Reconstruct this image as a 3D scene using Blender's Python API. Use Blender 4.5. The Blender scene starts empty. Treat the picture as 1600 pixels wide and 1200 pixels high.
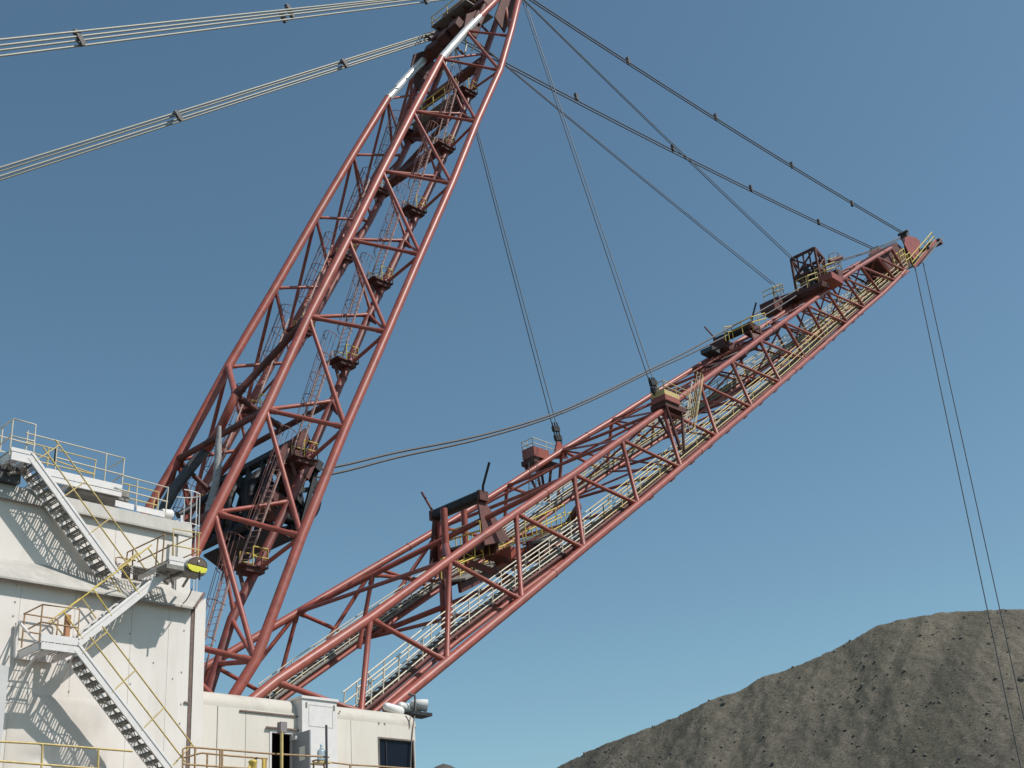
import bpy, math, random
from mathutils import Vector, Matrix
random.seed(7)
V = Vector
rad = math.radians

# ------------------------------------------------------------------ scene, camera
sc = bpy.context.scene
COL = sc.collection
CZ = 1.7                                   # eye height above the pit floor
FPX, PITCH, ROLL, YAW = 1963.7, rad(25.506), rad(-4.762), rad(42.315)
Fw = V((math.cos(YAW)*math.cos(PITCH), math.sin(YAW)*math.cos(PITCH), math.sin(PITCH)))
_R = Fw.cross(V((0, 0, 1))).normalized(); _U = _R.cross(Fw)
Rt = _R*math.cos(ROLL) + _U*math.sin(ROLL)
Up = _U*math.cos(ROLL) - _R*math.sin(ROLL)
cam_d = bpy.data.cameras.new('camera'); cam = bpy.data.objects.new('camera', cam_d); COL.objects.link(cam)
cam_d.sensor_width = 36; cam_d.lens = FPX/1600*36; cam_d.clip_end = 6000; cam_d.clip_start = 0.1
M = Matrix((Rt, Up, -Fw)).transposed().to_4x4(); M.translation = V((0, 0, CZ)); cam.matrix_world = M
sc.camera = cam

def P(px, py, Y):
    """point of the upright plane at distance Y (parallel to the house side) seen at a photo pixel"""
    q = Rt*((px-800)/FPX) - Up*((py-600)/FPX) + Fw
    q = q*(Y/q.y); q.z += CZ
    return q

# ------------------------------------------------------------------ materials
def mat(name, col, rough=.55, var=.18, scale=3., metal=0., dirt=None, dirt_amt=.5, streak=False, bump=0., spec=.4, mid=.55, coord='Object', fade=None, fade_amt=.5):
    m = bpy.data.materials.new(name); m.use_nodes = True
    nt = m.node_tree; b = nt.nodes['Principled BSDF']
    N = nt.nodes.new; L = nt.links.new
    tc = N('ShaderNodeTexCoord'); mp = N('ShaderNodeMapping'); L(tc.outputs[coord], mp.inputs[0])
    mp.inputs['Scale'].default_value = (1, 1, .12) if streak else (1, 1, 1)
    n1 = N('ShaderNodeTexNoise'); n1.inputs['Scale'].default_value = scale; n1.inputs['Detail'].default_value = 6; n1.inputs['Roughness'].default_value = .65
    L(mp.outputs[0], n1.inputs['Vector'])
    r1 = N('ShaderNodeValToRGB'); L(n1.outputs['Fac'], r1.inputs[0])
    c = V(col)
    r1.color_ramp.elements[0].position = .3; r1.color_ramp.elements[1].position = .7
    r1.color_ramp.elements[0].color = (*(c*(1-var)), 1); r1.color_ramp.elements[1].color = (*(c*(1+var)), 1)
    out = r1.outputs[0]
    if dirt:
        n2 = N('ShaderNodeTexNoise'); n2.inputs['Scale'].default_value = scale*.45; n2.inputs['Detail'].default_value = 8; n2.inputs['Roughness'].default_value = .7
        L(mp.outputs[0], n2.inputs['Vector'])
        r2 = N('ShaderNodeValToRGB'); r2.color_ramp.elements[0].position = mid; r2.color_ramp.elements[1].position = min(1, mid+.25)
        r2.color_ramp.elements[0].color = (0, 0, 0, 1); r2.color_ramp.elements[1].color = (dirt_amt,)*3+(1,)
        L(n2.outputs['Fac'], r2.inputs[0])
        mx = N('ShaderNodeMix'); mx.data_type = 'RGBA'; L(r2.outputs[0], mx.inputs[0]); L(out, mx.inputs[6]); mx.inputs[7].default_value = (*dirt, 1)
        out = mx.outputs[2]
    if fade:
        n3 = N('ShaderNodeTexNoise'); n3.inputs['Scale'].default_value = .35; n3.inputs['Detail'].default_value = 5; n3.inputs['Roughness'].default_value = .6; L(tc.outputs[coord], n3.inputs['Vector'])
        r3 = N('ShaderNodeValToRGB'); r3.color_ramp.elements[0].position = .45; r3.color_ramp.elements[1].position = .68
        r3.color_ramp.elements[0].color = (0, 0, 0, 1); r3.color_ramp.elements[1].color = (fade_amt,)*3+(1,)
        L(n3.outputs['Fac'], r3.inputs[0]); mf = N('ShaderNodeMix'); mf.data_type = 'RGBA'; L(r3.outputs[0], mf.inputs[0]); L(out, mf.inputs[6]); mf.inputs[7].default_value = (*fade, 1); out = mf.outputs[2]
    L(out, b.inputs['Base Color'])
    b.inputs['Roughness'].default_value = rough; b.inputs['Metallic'].default_value = metal
    b.inputs['Specular IOR Level'].default_value = spec
    if bump:
        bp = N('ShaderNodeBump'); bp.inputs['Strength'].default_value = bump; bp.inputs['Distance'].default_value = .03
        L(n1.outputs['Fac'], bp.inputs['Height']); L(bp.outputs[0], b.inputs['Normal'])
    return m

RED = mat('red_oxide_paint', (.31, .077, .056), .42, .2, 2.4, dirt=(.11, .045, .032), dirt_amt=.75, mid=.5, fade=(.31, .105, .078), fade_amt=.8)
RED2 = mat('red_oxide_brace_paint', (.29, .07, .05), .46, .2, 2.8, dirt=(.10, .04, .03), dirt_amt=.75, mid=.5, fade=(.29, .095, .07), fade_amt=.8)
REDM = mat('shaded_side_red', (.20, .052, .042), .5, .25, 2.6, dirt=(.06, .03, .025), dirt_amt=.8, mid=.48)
SLV = mat('pale_silver', (.62, .62, .60), .32, .12, 4, metal=.35, dirt=(.35, .36, .33), dirt_amt=.5)
REDD = mat('grimy_red_steel', (.12, .037, .03), .65, .3, 2.5, dirt=(.03, .02, .018), dirt_amt=.8, mid=.45)
DKR = mat('dark_red_grime', (.095, .036, .03), .75, .35, 3)
BLK = mat('greasy_black_steel', (.022, .021, .024), .55, .4, 3, dirt=(.07, .05, .04), dirt_amt=.5)
DRK = mat('dark_grey_steel', (.07, .07, .075), .6, .3, 3)
WHT = mat('white_house_paint', (.72, .675, .63), .6, .035, 1.3, dirt=(.46, .39, .31), dirt_amt=.5, streak=True, mid=.54, fade=(.60, .56, .50), fade_amt=.6)
WHD = mat('stained_white_plate', (.68, .64, .60), .6, .05, 1.2, dirt=(.42, .34, .26), dirt_amt=.55, mid=.52, fade=(.56, .51, .45), fade_amt=.7)
WHC = mat('cream_cab_paint', (.68, .63, .56), .55, .035, 1.6, dirt=(.42, .35, .26), dirt_amt=.55, streak=True, mid=.53, fade=(.60, .545, .46), fade_amt=.6)
WHS = mat('white_stair_paint', (.69, .665, .645), .55, .06, 4, dirt=(.36, .32, .28), dirt_amt=.4, mid=.6)
CAP = mat('weathered_cap_metal', (.42, .40, .365), .65, .12, 2.2, dirt=(.25, .235, .21), dirt_amt=.75, streak=True, mid=.52)
GRT = mat('grating_steel', (.22, .205, .185), .7, .3, 6, dirt=(.10, .09, .075), dirt_amt=.6)
SEAM = mat('dark_seam', (.20, .175, .155), .8, .3, 6)
SEAM2 = mat('faint_seam', (.50, .465, .42), .8, .2, 8)
BRN = mat('brown_trim', (.17, .12, .10), .7, .25, 5)
YEL = mat('faded_yellow_paint', (.56, .43, .17), .5, .2, 5, dirt=(.30, .22, .12), dirt_amt=.6, mid=.5)
YEB = mat('bright_yellow_paint', (.60, .45, .10), .5, .15, 5, dirt=(.33, .25, .10), dirt_amt=.5)
PAL = mat('pale_rail_paint', (.60, .54, .42), .5, .15, 5, dirt=(.36, .29, .19), dirt_amt=.6, mid=.5)
LAD = mat('ladder_grey_red', (.20, .095, .085), .6, .25, 6)
LADP = mat('pale_ladder_rail', (.36, .23, .20), .6, .2, 6)
ORB = mat('rusty_rail_paint', (.36, .23, .12), .6, .25, 6)
CBL = mat('light_galvanised_strand', (.29, .29, .25), .45, .14, 8, metal=.1)
CBD = mat('dark_wire_rope', (.085, .082, .085), .55, .3, 12, metal=.2)
CBM = mat('grey_wire_rope', (.22, .215, .205), .5, .3, 12, metal=.2)
CLP = mat('clamp_steel', (.075, .07, .07), .6, .3, 6)
DUC = mat('grey_duct', (.29, .29, .29), .6, .3, 5, dirt=(.12, .115, .11), dirt_amt=.8, mid=.47)
DOR = mat('grey_door_paint', (.30, .305, .325), .5, .06, 3)
INT = mat('dark_interior', (.035, .03, .026), .9, .2, 2)
PAPER = mat('notice_paper', (.78, .77, .68), .8, .04, 12)
LAMPW = mat('white_lamp_housing', (.68, .67, .64), .4, .06, 5)
LAMPB = mat('brown_lamp_hood', (.23, .17, .14), .45, .2, 5)
CHAIN = mat('chain_steel', (.16, .15, .145), .6, .3, 20)

def glassy(name, col, rough=.08, trans=0., ior=1.45):
    m = bpy.data.materials.new(name); m.use_nodes = True
    b = m.node_tree.nodes['Principled BSDF']
    n = m.node_tree.nodes.new('ShaderNodeTexNoise'); n.inputs['Scale'].default_value = 3
    r = m.node_tree.nodes.new('ShaderNodeValToRGB'); c = V(col)
    r.color_ramp.elements[0].color = (*(c*.85), 1); r.color_ramp.elements[1].color = (*(c*1.15), 1)
    m.node_tree.links.new(n.outputs['Fac'], r.inputs[0]); m.node_tree.links.new(r.outputs[0], b.inputs['Base Color'])
    b.inputs['Roughness'].default_value = rough; b.inputs['Transmission Weight'].default_value = trans; b.inputs['IOR'].default_value = ior
    return m
GLS = glassy('tinted_cab_glass', (.008, .011, .02), .04, 0., 1.22)
LENS = glassy('yellow_lamp_lens', (.62, .60, .06), .12)
JUG = glassy('blue_jug_plastic', (.62, .78, .88), .15, .75)

# ------------------------------------------------------------------ mesh builder
class MB:
    def __init__(s): s.v = []; s.f = []; s.sm = []; s.mi = []
    def add(s, vs, fs, smooth=False, mi=0):
        o = len(s.v); s.v += [V(p) for p in vs]
        for f in fs: s.f.append(tuple(i+o for i in f)); s.sm.append(smooth); s.mi.append(mi)
        return s
    def path(s, pts, r, n=8, caps=True, mi=0):
        pts = [V(p) for p in pts]; k = len(pts)
        rs = r if isinstance(r, (list, tuple)) else [r]*k
        t0 = (pts[1]-pts[0]).normalized()
        ref = V((0, 0, 1)) if abs(t0.z) < .9 else V((1, 0, 0))
        a = t0.cross(ref).normalized()
        vs = []
        for i in range(k):
            if i == 0: t = pts[1]-pts[0]; sc_ = 1
            elif i == k-1: t = pts[-1]-pts[-2]; sc_ = 1
            else:
                d1 = (pts[i]-pts[i-1]).normalized(); d2 = (pts[i+1]-pts[i]).normalized(); t = d1+d2
                if t.length < 1e-4: t = d1
                sc_ = 1
            t = t.normalized(); a = (a - t*a.dot(t)).normalized(); b = t.cross(a)
            for j in range(n):
                an = 2*math.pi*j/n
                vs.append(pts[i] + (a*math.cos(an)+b*math.sin(an))*rs[i])
        fs = [(i*n+j, i*n+(j+1) % n, (i+1)*n+(j+1) % n, (i+1)*n+j) for i in range(k-1) for j in range(n)]
        s.add(vs, fs, n >= 6, mi)
        if caps:
            s.add(vs[:n], [tuple(range(n))[::-1]], False, mi); s.add(vs[-n:], [tuple(range(n))], False, mi)
        return s
    def strut(s, p, q, r, n=10):
        p = V(p); q = V(q); d = (q-p); L = d.length; d = d/L; e = min(.62, L*.2)
        return s.path([p, p+d*e*.86, p+d*e, q-d*e, q-d*e*.86, q], [r*1.24, r*1.24, r, r, r*1.24, r*1.24], n)
    def tube(s, p, q, r, n=10, r2=None, mi=0): return s.path([p, q], [r, r if r2 is None else r2], n, True, mi)
    def box(s, c, hx, hy, hz, ax=None, ay=None, az=None, mi=0):
        ax = V(ax or (1, 0, 0)); ay = V(ay or (0, 1, 0)); az = V(az or (0, 0, 1)); c = V(c)
        vs = [c+ax*(hx*i)+ay*(hy*j)+az*(hz*k) for i in (-1, 1) for j in (-1, 1) for k in (-1, 1)]
        return s.add(vs, [(0, 1, 3, 2), (4, 6, 7, 5), (0, 4, 5, 1), (2, 3, 7, 6), (0, 2, 6, 4), (1, 5, 7, 3)], False, mi)
    def bb(s, x0, x1, y0, y1, z0, z1, mi=0):
        return s.box(((x0+x1)/2, (y0+y1)/2, (z0+z1)/2), abs(x1-x0)/2, abs(y1-y0)/2, abs(z1-z0)/2, mi=mi)
    def beam(s, p, q, w, h, up=(0, 0, 1), mi=0):
        p = V(p); q = V(q); t = (q-p); L = t.length; t = t/L
        u = V(up); u = u-t*u.dot(t)
        if u.length < 1e-3: u = V((1, 0, 0))-t*t.x
        u.normalize(); sd = t.cross(u)
        return s.box((p+q)/2, L/2, w/2, h/2, t, sd, u, mi)
    def grate(s, x0, x1, y0, y1, z, pitch=.1):
        n = max(2, int(abs(x1-x0)/pitch))
        for i in range(n+1):
            x = x0+(x1-x0)*i/n; s.bb(x-.007, x+.007, y0, y1, z-.035, z)
        m = max(1, int(abs(y1-y0)/.3))
        for i in range(m+1):
            y = y0+(y1-y0)*i/m; s.bb(x0, x1, y-.006, y+.006, z-.012, z+.003)
        return s
    def prism(s, prof, ax, mi=0):
        prof = [V(p) for p in prof]; n = len(prof); ax = V(ax)
        vs = prof+[p+ax for p in prof]
        fs = [tuple(range(n))[::-1], tuple(range(n, 2*n))]+[(i, (i+1) % n, (i+1) % n+n, i+n) for i in range(n)]
        return s.add(vs, fs, False, mi)
    def lathe(s, c, prof, n=16, axis=(0, 0, 1), mi=0, smooth=True):
        c = V(c); w = V(axis).normalized(); ref = V((1, 0, 0)) if abs(w.x) < .9 else V((0, 1, 0))
        a = w.cross(ref).normalized(); b = w.cross(a); vs = []
        for r, h in prof:
            for j in range(n):
                an = 2*math.pi*j/n; vs.append(c+w*h+(a*math.cos(an)+b*math.sin(an))*r)
        k = len(prof)
        fs = [(i*n+j, i*n+(j+1) % n, (i+1)*n+(j+1) % n, (i+1)*n+j) for i in range(k-1) for j in range(n)]
        s.add(vs, fs, smooth, mi)
        s.add(vs[:n], [tuple(range(n))[::-1]], False, mi); s.add(vs[-n:], [tuple(range(n))], False, mi)
        return s
    def build(s, name, m, parent=None, label=None):
        me = bpy.data.meshes.new(name)
        org = V((0, 0, 0))
        if parent is not None: org = parent.get('_o') and V(parent['_o']) or V((0, 0, 0))
        me.from_pydata([tuple(p-org) for p in s.v], [], s.f); me.update()
        ms = m if isinstance(m, (list, tuple)) else [m]
        for x in ms: me.materials.append(x)
        me.polygons.foreach_set('use_smooth', s.sm); me.polygons.foreach_set('material_index', s.mi)
        o = bpy.data.objects.new(name, me); COL.objects.link(o)
        if parent is not None:
            o.parent = parent; o['_o'] = tuple(org)
        else: o['_o'] = (0, 0, 0)
        if label: o['label'] = label
        return o
    def solo(s, name, m, label, cat, group=None, kind=None):
        """a top-level thing that is one mesh, its origin at its own base"""
        lo = V((sum(p.x for p in s.v)/len(s.v), sum(p.y for p in s.v)/len(s.v), min(p.z for p in s.v)))
        s.v = [p-lo for p in s.v]
        o = s.build(name, m); o.location = lo; o['_o'] = tuple(lo)
        if label: o['label'] = label
        if cat: o['category'] = cat
        if group: o['group'] = group
        if kind: o['kind'] = kind
        return o

def thing(name, label, cat, loc, group=None):
    o = bpy.data.objects.new(name, None); COL.objects.link(o); o.location = loc
    o.empty_display_size = .3
    o['label'] = label; o['category'] = cat; o['_o'] = tuple(loc)
    if group: o['group'] = group
    return o

def lerp(a, b, t): return V(a)*(1-t)+V(b)*t
def mir(p, yc=50.): return V((p[0], 2*yc-p[1], p[2]))

# ------------------------------------------------------------------ world and sun
SUN = V((.285, -.555, .782)).normalized()
w = bpy.data.worlds.new('World'); sc.world = w; w.use_nodes = True
nt = w.node_tree; bg = nt.nodes['Background']
sky = nt.nodes.new('ShaderNodeTexSky'); sky.sky_type = 'NISHITA'; sky.sun_disc = False
sky.sun_elevation = math.asin(SUN.z); sky.sun_rotation = math.atan2(SUN.x, SUN.y)
sky.altitude = 300; sky.air_density = 1.0; sky.dust_density = .9; sky.ozone_density = 1.3
tint = nt.nodes.new('ShaderNodeMix'); tint.data_type = 'RGBA'; tint.blend_type = 'MULTIPLY'; tint.inputs[0].default_value = 1; tint.inputs[7].default_value = (.85, 1.025, .945, 1)
nt.links.new(sky.outputs[0], tint.inputs[6]); nt.links.new(tint.outputs[2], bg.inputs[0]); bg.inputs[1].default_value = .118
sd = bpy.data.lights.new('sun', 'SUN'); so = bpy.data.objects.new('sun', sd); COL.objects.link(so)
sd.energy = 4.5; sd.angle = rad(.5); sd.color = (1, .945, .885)
so.rotation_euler = (-SUN).to_track_quat('-Z', 'Y').to_euler(); so.location = (0, -40, 80)
sc.view_settings.view_transform = 'Standard'; sc.view_settings.look = 'None'; sc.view_settings.exposure = 0; sc.view_settings.gamma = 1

# ------------------------------------------------------------------ ground and spoil heap
g = MB(); g.add([(-1500, -1500, 0), (2500, -1500, 0), (2500, 2500, 0), (-1500, 2500, 0)], [(0, 1, 2, 3)])
GND = mat('pit_floor_dirt', (.09, .083, .072), .95, .3, .4, dirt=(.07, .065, .06), dirt_amt=.7, bump=.3)
go = g.build('ground', GND); go['kind'] = 'structure'

def spoil_material():
    m = bpy.data.materials.new('spoil_rock'); m.use_nodes = True
    nt = m.node_tree; b = nt.nodes['Principled BSDF']; N = nt.nodes.new; L = nt.links.new
    at = N('ShaderNodeAttribute'); at.attribute_name = 'slope_uv'
    mp = N('ShaderNodeMapping'); mp.inputs['Scale'].default_value = (.2, .009, 1); L(at.outputs['Vector'], mp.inputs[0])
    st = N('ShaderNodeTexNoise'); st.inputs['Scale'].default_value = 1.; st.inputs['Detail'].default_value = 7; st.inputs['Roughness'].default_value = .6; st.inputs['Distortion'].default_value = .5
    L(mp.outputs[0], st.inputs['Vector'])
    tc = N('ShaderNodeTexCoord')
    n1 = N('ShaderNodeTexNoise'); n1.inputs['Scale'].default_value = 1.7; n1.inputs['Detail'].default_value = 12; n1.inputs['Roughness'].default_value = .78; L(tc.outputs['Object'], n1.inputs['Vector'])
    n2 = N('ShaderNodeTexNoise'); n2.inputs['Scale'].default_value = .035; n2.inputs['Detail'].default_value = 5; L(tc.outputs['Object'], n2.inputs['Vector'])
    r1 = N('ShaderNodeValToRGB'); e = r1.color_ramp.elements
    e[0].position = .40; e[0].color = (.112, .107, .088, 1); e[1].position = .66; e[1].color = (.182, .167, .136, 1)
    L(st.outputs['Fac'], r1.inputs[0])
    r2 = N('ShaderNodeValToRGB'); e = r2.color_ramp.elements
    e[0].position = .33; e[0].color = (.42, .42, .42, 1); e[1].position = .7; e[1].color = (1.55, 1.52, 1.48, 1)
    L(n1.outputs['Fac'], r2.inputs[0])
    mx = N('ShaderNodeMix'); mx.data_type = 'RGBA'; mx.blend_type = 'MULTIPLY'; mx.inputs[0].default_value = .85; L(r1.outputs[0], mx.inputs[6]); L(r2.outputs[0], mx.inputs[7])
    r3 = N('ShaderNodeValToRGB'); e = r3.color_ramp.elements
    e[0].position = .35; e[0].color = (.8, .8, .82, 1); e[1].position = .65; e[1].color = (1.12, 1.1, 1.06, 1); L(n2.outputs['Fac'], r3.inputs[0])
    my = N('ShaderNodeMix'); my.data_type = 'RGBA'; my.blend_type = 'MULTIPLY'; my.inputs[0].default_value = 1; L(mx.outputs[2], my.inputs[6]); L(r3.outputs[0], my.inputs[7])
    L(my.outputs[2], b.inputs['Base Color']); b.inputs['Roughness'].default_value = .95; b.inputs['Specular IOR Level'].default_value = .1
    bp = N('ShaderNodeBump'); bp.inputs['Strength'].default_value = .8; bp.inputs['Distance'].default_value = .6
    L(n1.outputs['Fac'], bp.inputs['Height']); L(bp.outputs[0], b.inputs['Normal'])
    return m
SPO = spoil_material()
from mathutils import noise as nz
prof = [(720, 1330), (790, 1262), (860, 1203), (900, 1184), (943, 1163), (1000, 1142), (1054, 1121), (1110, 1093), (1156, 1079), (1193, 1056), (1230, 1046), (1267, 1031), (1322, 1005), (1364, 980), (1396, 970), (1443, 961), (1489, 955), (1560, 952), (1640, 951), (1740, 950), (1850, 960), (1980, 985), (2120, 1040)]
def ridge_plane(px, py):
    # ridge runs roughly square to the view, 230 m out
    q = Rt*((px-800)/FPX) - Up*((py-600)/FPX) + Fw
    h = V((q.x, q.y, 0)); d0 = V((math.cos(rad(29)), math.sin(rad(29)), 0))
    t = 235/h.dot(d0); q = q*t; q.z += CZ; return q
crest = [ridge_plane(*p) for p in prof]
NU, NV = 420, 150
cs = []
seg = [0]
for i in range(1, len(crest)): seg.append(seg[-1]+(crest[i]-crest[i-1]).length)
def crest_at(t):
    for i in range(1, len(crest)):
        if t <= seg[i] or i == len(crest)-1:
            f = (t-seg[i-1])/(seg[i]-seg[i-1]); return lerp(crest[i-1], crest[i], f)
down = V((-math.cos(rad(29)), -math.sin(rad(29)), 0)); along = V((math.sin(rad(29)), -math.cos(rad(29)), 0))
h = MB(); uvs = []; vs = []
for i in range(NU):
    t = seg[-1]*i/(NU-1); c = crest_at(t)
    for j in range(NV):
        sN = (j/(NV-1))
        if sN < .2:                       # back side
            k = (sN-.2)/.2; hz = c.z*(1+k*1.0) if k < 0 else c.z; hd = k*c.z/.72
        else:
            k = (sN-.2)/.8; hz = c.z*(1-k); hd = k*c.z/.70
        p = V((c.x, c.y, 0))+down*hd; p.z = max(hz, -.5)
        near = min(1, abs(k)*14)
        l = nz.fractal(V((t*.022, hd*.008, 3.1)), 1., 2., 5)*1.3 + nz.fractal(V((t*.1, hd*.035, 9.)), .9, 2., 5)*.35
        fine = nz.fractal(V((t*.45, hd*.35, 5.)), .8, 2., 4)*.42
        p.z += l*near*min(1, c.z/12) + fine*(.55+.45*near)
        p += down*(nz.noise(V((t*.06, hd*.02, 1)))*1.8*near)
        vs.append(p); uvs.append((t+hd*(1.0-1.05*i/NU), hd, 0))
fs = [(i*NV+j, (i+1)*NV+j, (i+1)*NV+j+1, i*NV+j+1) for i in range(NU-1) for j in range(NV-1)]
h.add(vs, fs, True)
ho = h.build('spoil_heap', SPO); ho['kind'] = 'structure'
at = ho.data.attributes.new('slope_uv', 'FLOAT_VECTOR', 'POINT')
at.data.foreach_set('vector', [x for u in uvs for x in u])
# loose boulders lying on the slope (uncountable rubble)
rk = MB()
_g = 1.618/1.9; _h = 1/1.9
ICO = [(-_h, _g, 0), (_h, _g, 0), (-_h, -_g, 0), (_h, -_g, 0), (0, -_h, _g), (0, _h, _g), (0, -_h, -_g), (0, _h, -_g), (_g, 0, -_h), (_g, 0, _h), (-_g, 0, -_h), (-_g, 0, _h)]
ICF = [(0, 11, 5), (0, 5, 1), (0, 1, 7), (0, 7, 10), (0, 10, 11), (1, 5, 9), (5, 11, 4), (11, 10, 2), (10, 7, 6), (7, 1, 8), (3, 9, 4), (3, 4, 2), (3, 2, 6), (3, 6, 8), (3, 8, 9), (4, 9, 5), (2, 4, 11), (6, 2, 10), (8, 6, 7), (9, 8, 1)]
for _ in range(5200):
    i = random.randrange(2, NU-2)
    j = int(NV*(.2+.8*random.random()**1.15)); j = min(NV-2, max(int(NV*.2), j))
    p = vs[i*NV+j]; r = .10+.34*random.random()**6
    if random.random() < .003: r = random.uniform(.45, .75)
    q = Matrix.Rotation(random.random()*6.28, 3, V((random.random()-.5, random.random()-.5, random.random()-.5)).normalized())
    o8 = [p+q@(V(d)*r*random.uniform(.6, 1.1)) for d in ICO]
    rk.add(o8, ICF)
rko = rk.build('loose_rocks', mat('spoil_boulders', (.115, .108, .092), .95, .5, 1.5)); rko['kind'] = 'stuff'
# the far tip of another heap just peeping over the frame's bottom edge
hp = MB(); pk = P(693, 1193, 150.); hv = []
for i in range(14):
    for j in range(28):
        a = j/28*6.283; r = (i/13)**1.25*pk.z*.9*(1+.15*nz.noise(V((math.cos(a), math.sin(a), i*.2))))
        hv.append(V((pk.x+r*math.cos(a), pk.y+r*math.sin(a), pk.z*(1-(i/13)**1.7))))
hp.add(hv, [(i*28+j, i*28+(j+1) % 28, (i+1)*28+(j+1) % 28, (i+1)*28+j) for i in range(13) for j in range(28)], True)
fh = hp.build('far_heap', mat('far_spoil', (.08, .075, .065), .95, .3, .3)); fh['kind'] = 'structure'

# ------------------------------------------------------------------ BOOM (four tubular chords, laced)
YC = 50.                                    # centre plane of the machine
def wB(x): return max(9-.108*(x-28), 1.9)
def wC(x): return wB(x)+(.9 if x < 85 else max(.15, .9-.075*(x-85)))
def onplane(px, wf, sg):
    wv = 5.
    for _ in range(60):
        q = P(px[0], px[1], YC+sg*wv); wv = .5*wv+.5*wf(q.x)
    return q
Bpx = [(430, 1065), (578, 966), (702, 875), (806, 802), (896, 741), (971, 687), (1036, 641), (1093, 599), (1142, 564), (1186, 531), (1224, 503), (1260, 477), (1291, 455), (1318, 434), (1344, 416), (1369, 401), (1392, 388)]
Cpx = [(505, 1155), (563, 1113), (698, 1034), (815, 938), (912, 857), (997, 788), (1064, 731), (1121, 682), (1175, 637), (1220, 598), (1260, 563), (1293, 534), (1325, 506), (1352, 482), (1378, 460), (1400, 439), (1414, 423)]
Apx = {2: (465, 957), 4: (690, 824), 5: (792, 760), 6: (878, 704), 7: (956, 657), 8: (1020, 616), 9: (1087, 574)}
Dpx = {3: (563, 1000), 4: (680, 919), 5: (787, 846), 6: (872, 787), 7: (948, 737), 8: (1020, 691), 9: (1087, 646)}
Bn = [onplane(p, wB, -1) for p in Bpx]; Cn = [onplane(p, wC, -1) for p in Cpx]
NB = len(Bn)
An = [onplane(Apx[i], wB, 1) if i in Apx else None for i in range(NB)]
Dn = [onplane(Dpx[i], wC, 1) if i in Dpx else None for i in range(NB)]
An[3] = lerp(An[2], An[4], .5)
for i in range(10, NB): An[i] = mir(Bn[i])+V((.0, 0, 0)); Dn[i] = mir(Cn[i])
dA = An[3]-An[2]; An[1] = An[2]-dA; An[0] = An[1]-dA
dD = Dn[4]-Dn[3]; Dn[2] = Dn[3]-dD; Dn[1] = Dn[2]-dD; Dn[0] = Dn[1]-dD
Bft = P(372, 1112, Bn[0].y); Aft = An[0]-dA*.5+V((0, 0, -.8))
Cft = onplane((604, 1111), wC, -1)
boom = thing('dragline_boom', 'long red lattice boom of four laced tubular chords reaching up to the right', 'boom', (28, 50, 8))
def smooth_chord(pts, r0, r1, ft=None):
    pts = ([ft] if ft is not None else [])+list(pts)
    k = len(pts); return MB().path(pts, [r0+(r1-r0)*i/(k-1) for i in range(k)], 16)
smooth_chord(Bn, .228, .205, Bft).build('main_chord', RED, boom)
smooth_chord(An, .228, .205, Aft).build('main_chord', RED, boom)
smooth_chord(Cn[2:], .228, .205, Cft).build('main_chord', RED, boom)
smooth_chord(Dn, .228, .205).build('main_chord', RED, boom)
for i in range(NB):
    rr = .132
    if i >= 1: MB().strut(Bn[i], Cn[i] if i > 1 else P(563, 1125, Cn[1].y), rr, 10).build('upright_strut', RED2, boom)
    MB().strut(An[i], Dn[i], rr*.95, 10).build('upright_strut', RED2, boom)
    if i < NB-1:
        MB().strut(Bn[i], Cn[i+1], rr*.9, 10).build('diagonal_brace', RED2, boom)
        MB().strut(An[i], Dn[i+1], rr*.9, 10).build('diagonal_brace', RED2, boom)
    if i in (2, 4) or i >= 5: MB().strut(Bn[i], An[i], rr*.85, 10).build('cross_strut', RED2, boom)
    if i >= 3: MB().strut(Cn[i], Dn[i], rr*.8, 10).build('cross_strut', RED2, boom)
for i in range(6, NB):
    MB().strut(Bn[i], Dn[i], .075, 8).build('sway_brace', RED2, boom); MB().strut(An[i], Cn[i], .075, 8).build('sway_brace', RED2, boom)
for i in range(5, NB-1):
    MB().strut(Bn[i], An[i+1], .08, 8).build('lateral_brace', RED2, boom)
# crossed lacing in the top and bottom faces
MB().strut(An[2], Bn[4], .165, 12).build('lateral_brace', RED2, boom)
MB().strut(An[4], Bn[2], .165, 12).build('lateral_brace', RED2, boom)
MB().strut(Dn[3], Cn[4]-(Cn[4]-Cn[3])*.1, .165, 12).build('lateral_brace', RED2, boom)
for i in range(4, NB-2, 2):
    MB().strut(An[i], Bn[i+2], .085, 8).build('lateral_brace', RED2, boom)
    MB().strut(Cn[i], Dn[i+1], .08, 8).build('lateral_brace', RED2, boom)
    MB().strut(Dn[i], Cn[i+1], .08, 8).build('lateral_brace', RED2, boom)
mid24 = lerp(An[2], Bn[4], .27)
MB().strut(mid24, mid24+(Dn[3]-An[3])*.95, .13, 10).build('upright_strut', RED2, boom)
MB().strut(mid24, lerp(Dn[4], Cn[4], .15), .115, 10).build('diagonal_brace', RED2, boom)
# dark inner ties from the crossings down to the far bottom chord
for a, b in ((An[2], Dn[1]), (An[3], lerp(Dn[2], Dn[3], .3)), (An[4], lerp(Dn[3], Dn[4], .1))):
    MB().strut(a, b, .125, 10).build('diagonal_brace', RED2, boom)
# collars on the chords
def collar(p, q, t, r, L=.3):
    c = lerp(p, q, t); d = (q-p).normalized()
    return MB().tube(c-d*L/2, c+d*L/2, r, 16)
for ch in (Bn, Cn, An, Dn):
    for i in range(3, NB-1, 3): collar(ch[i], ch[i+1], .5, .245, .12).build('chord_collar', RED, boom)
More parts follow.
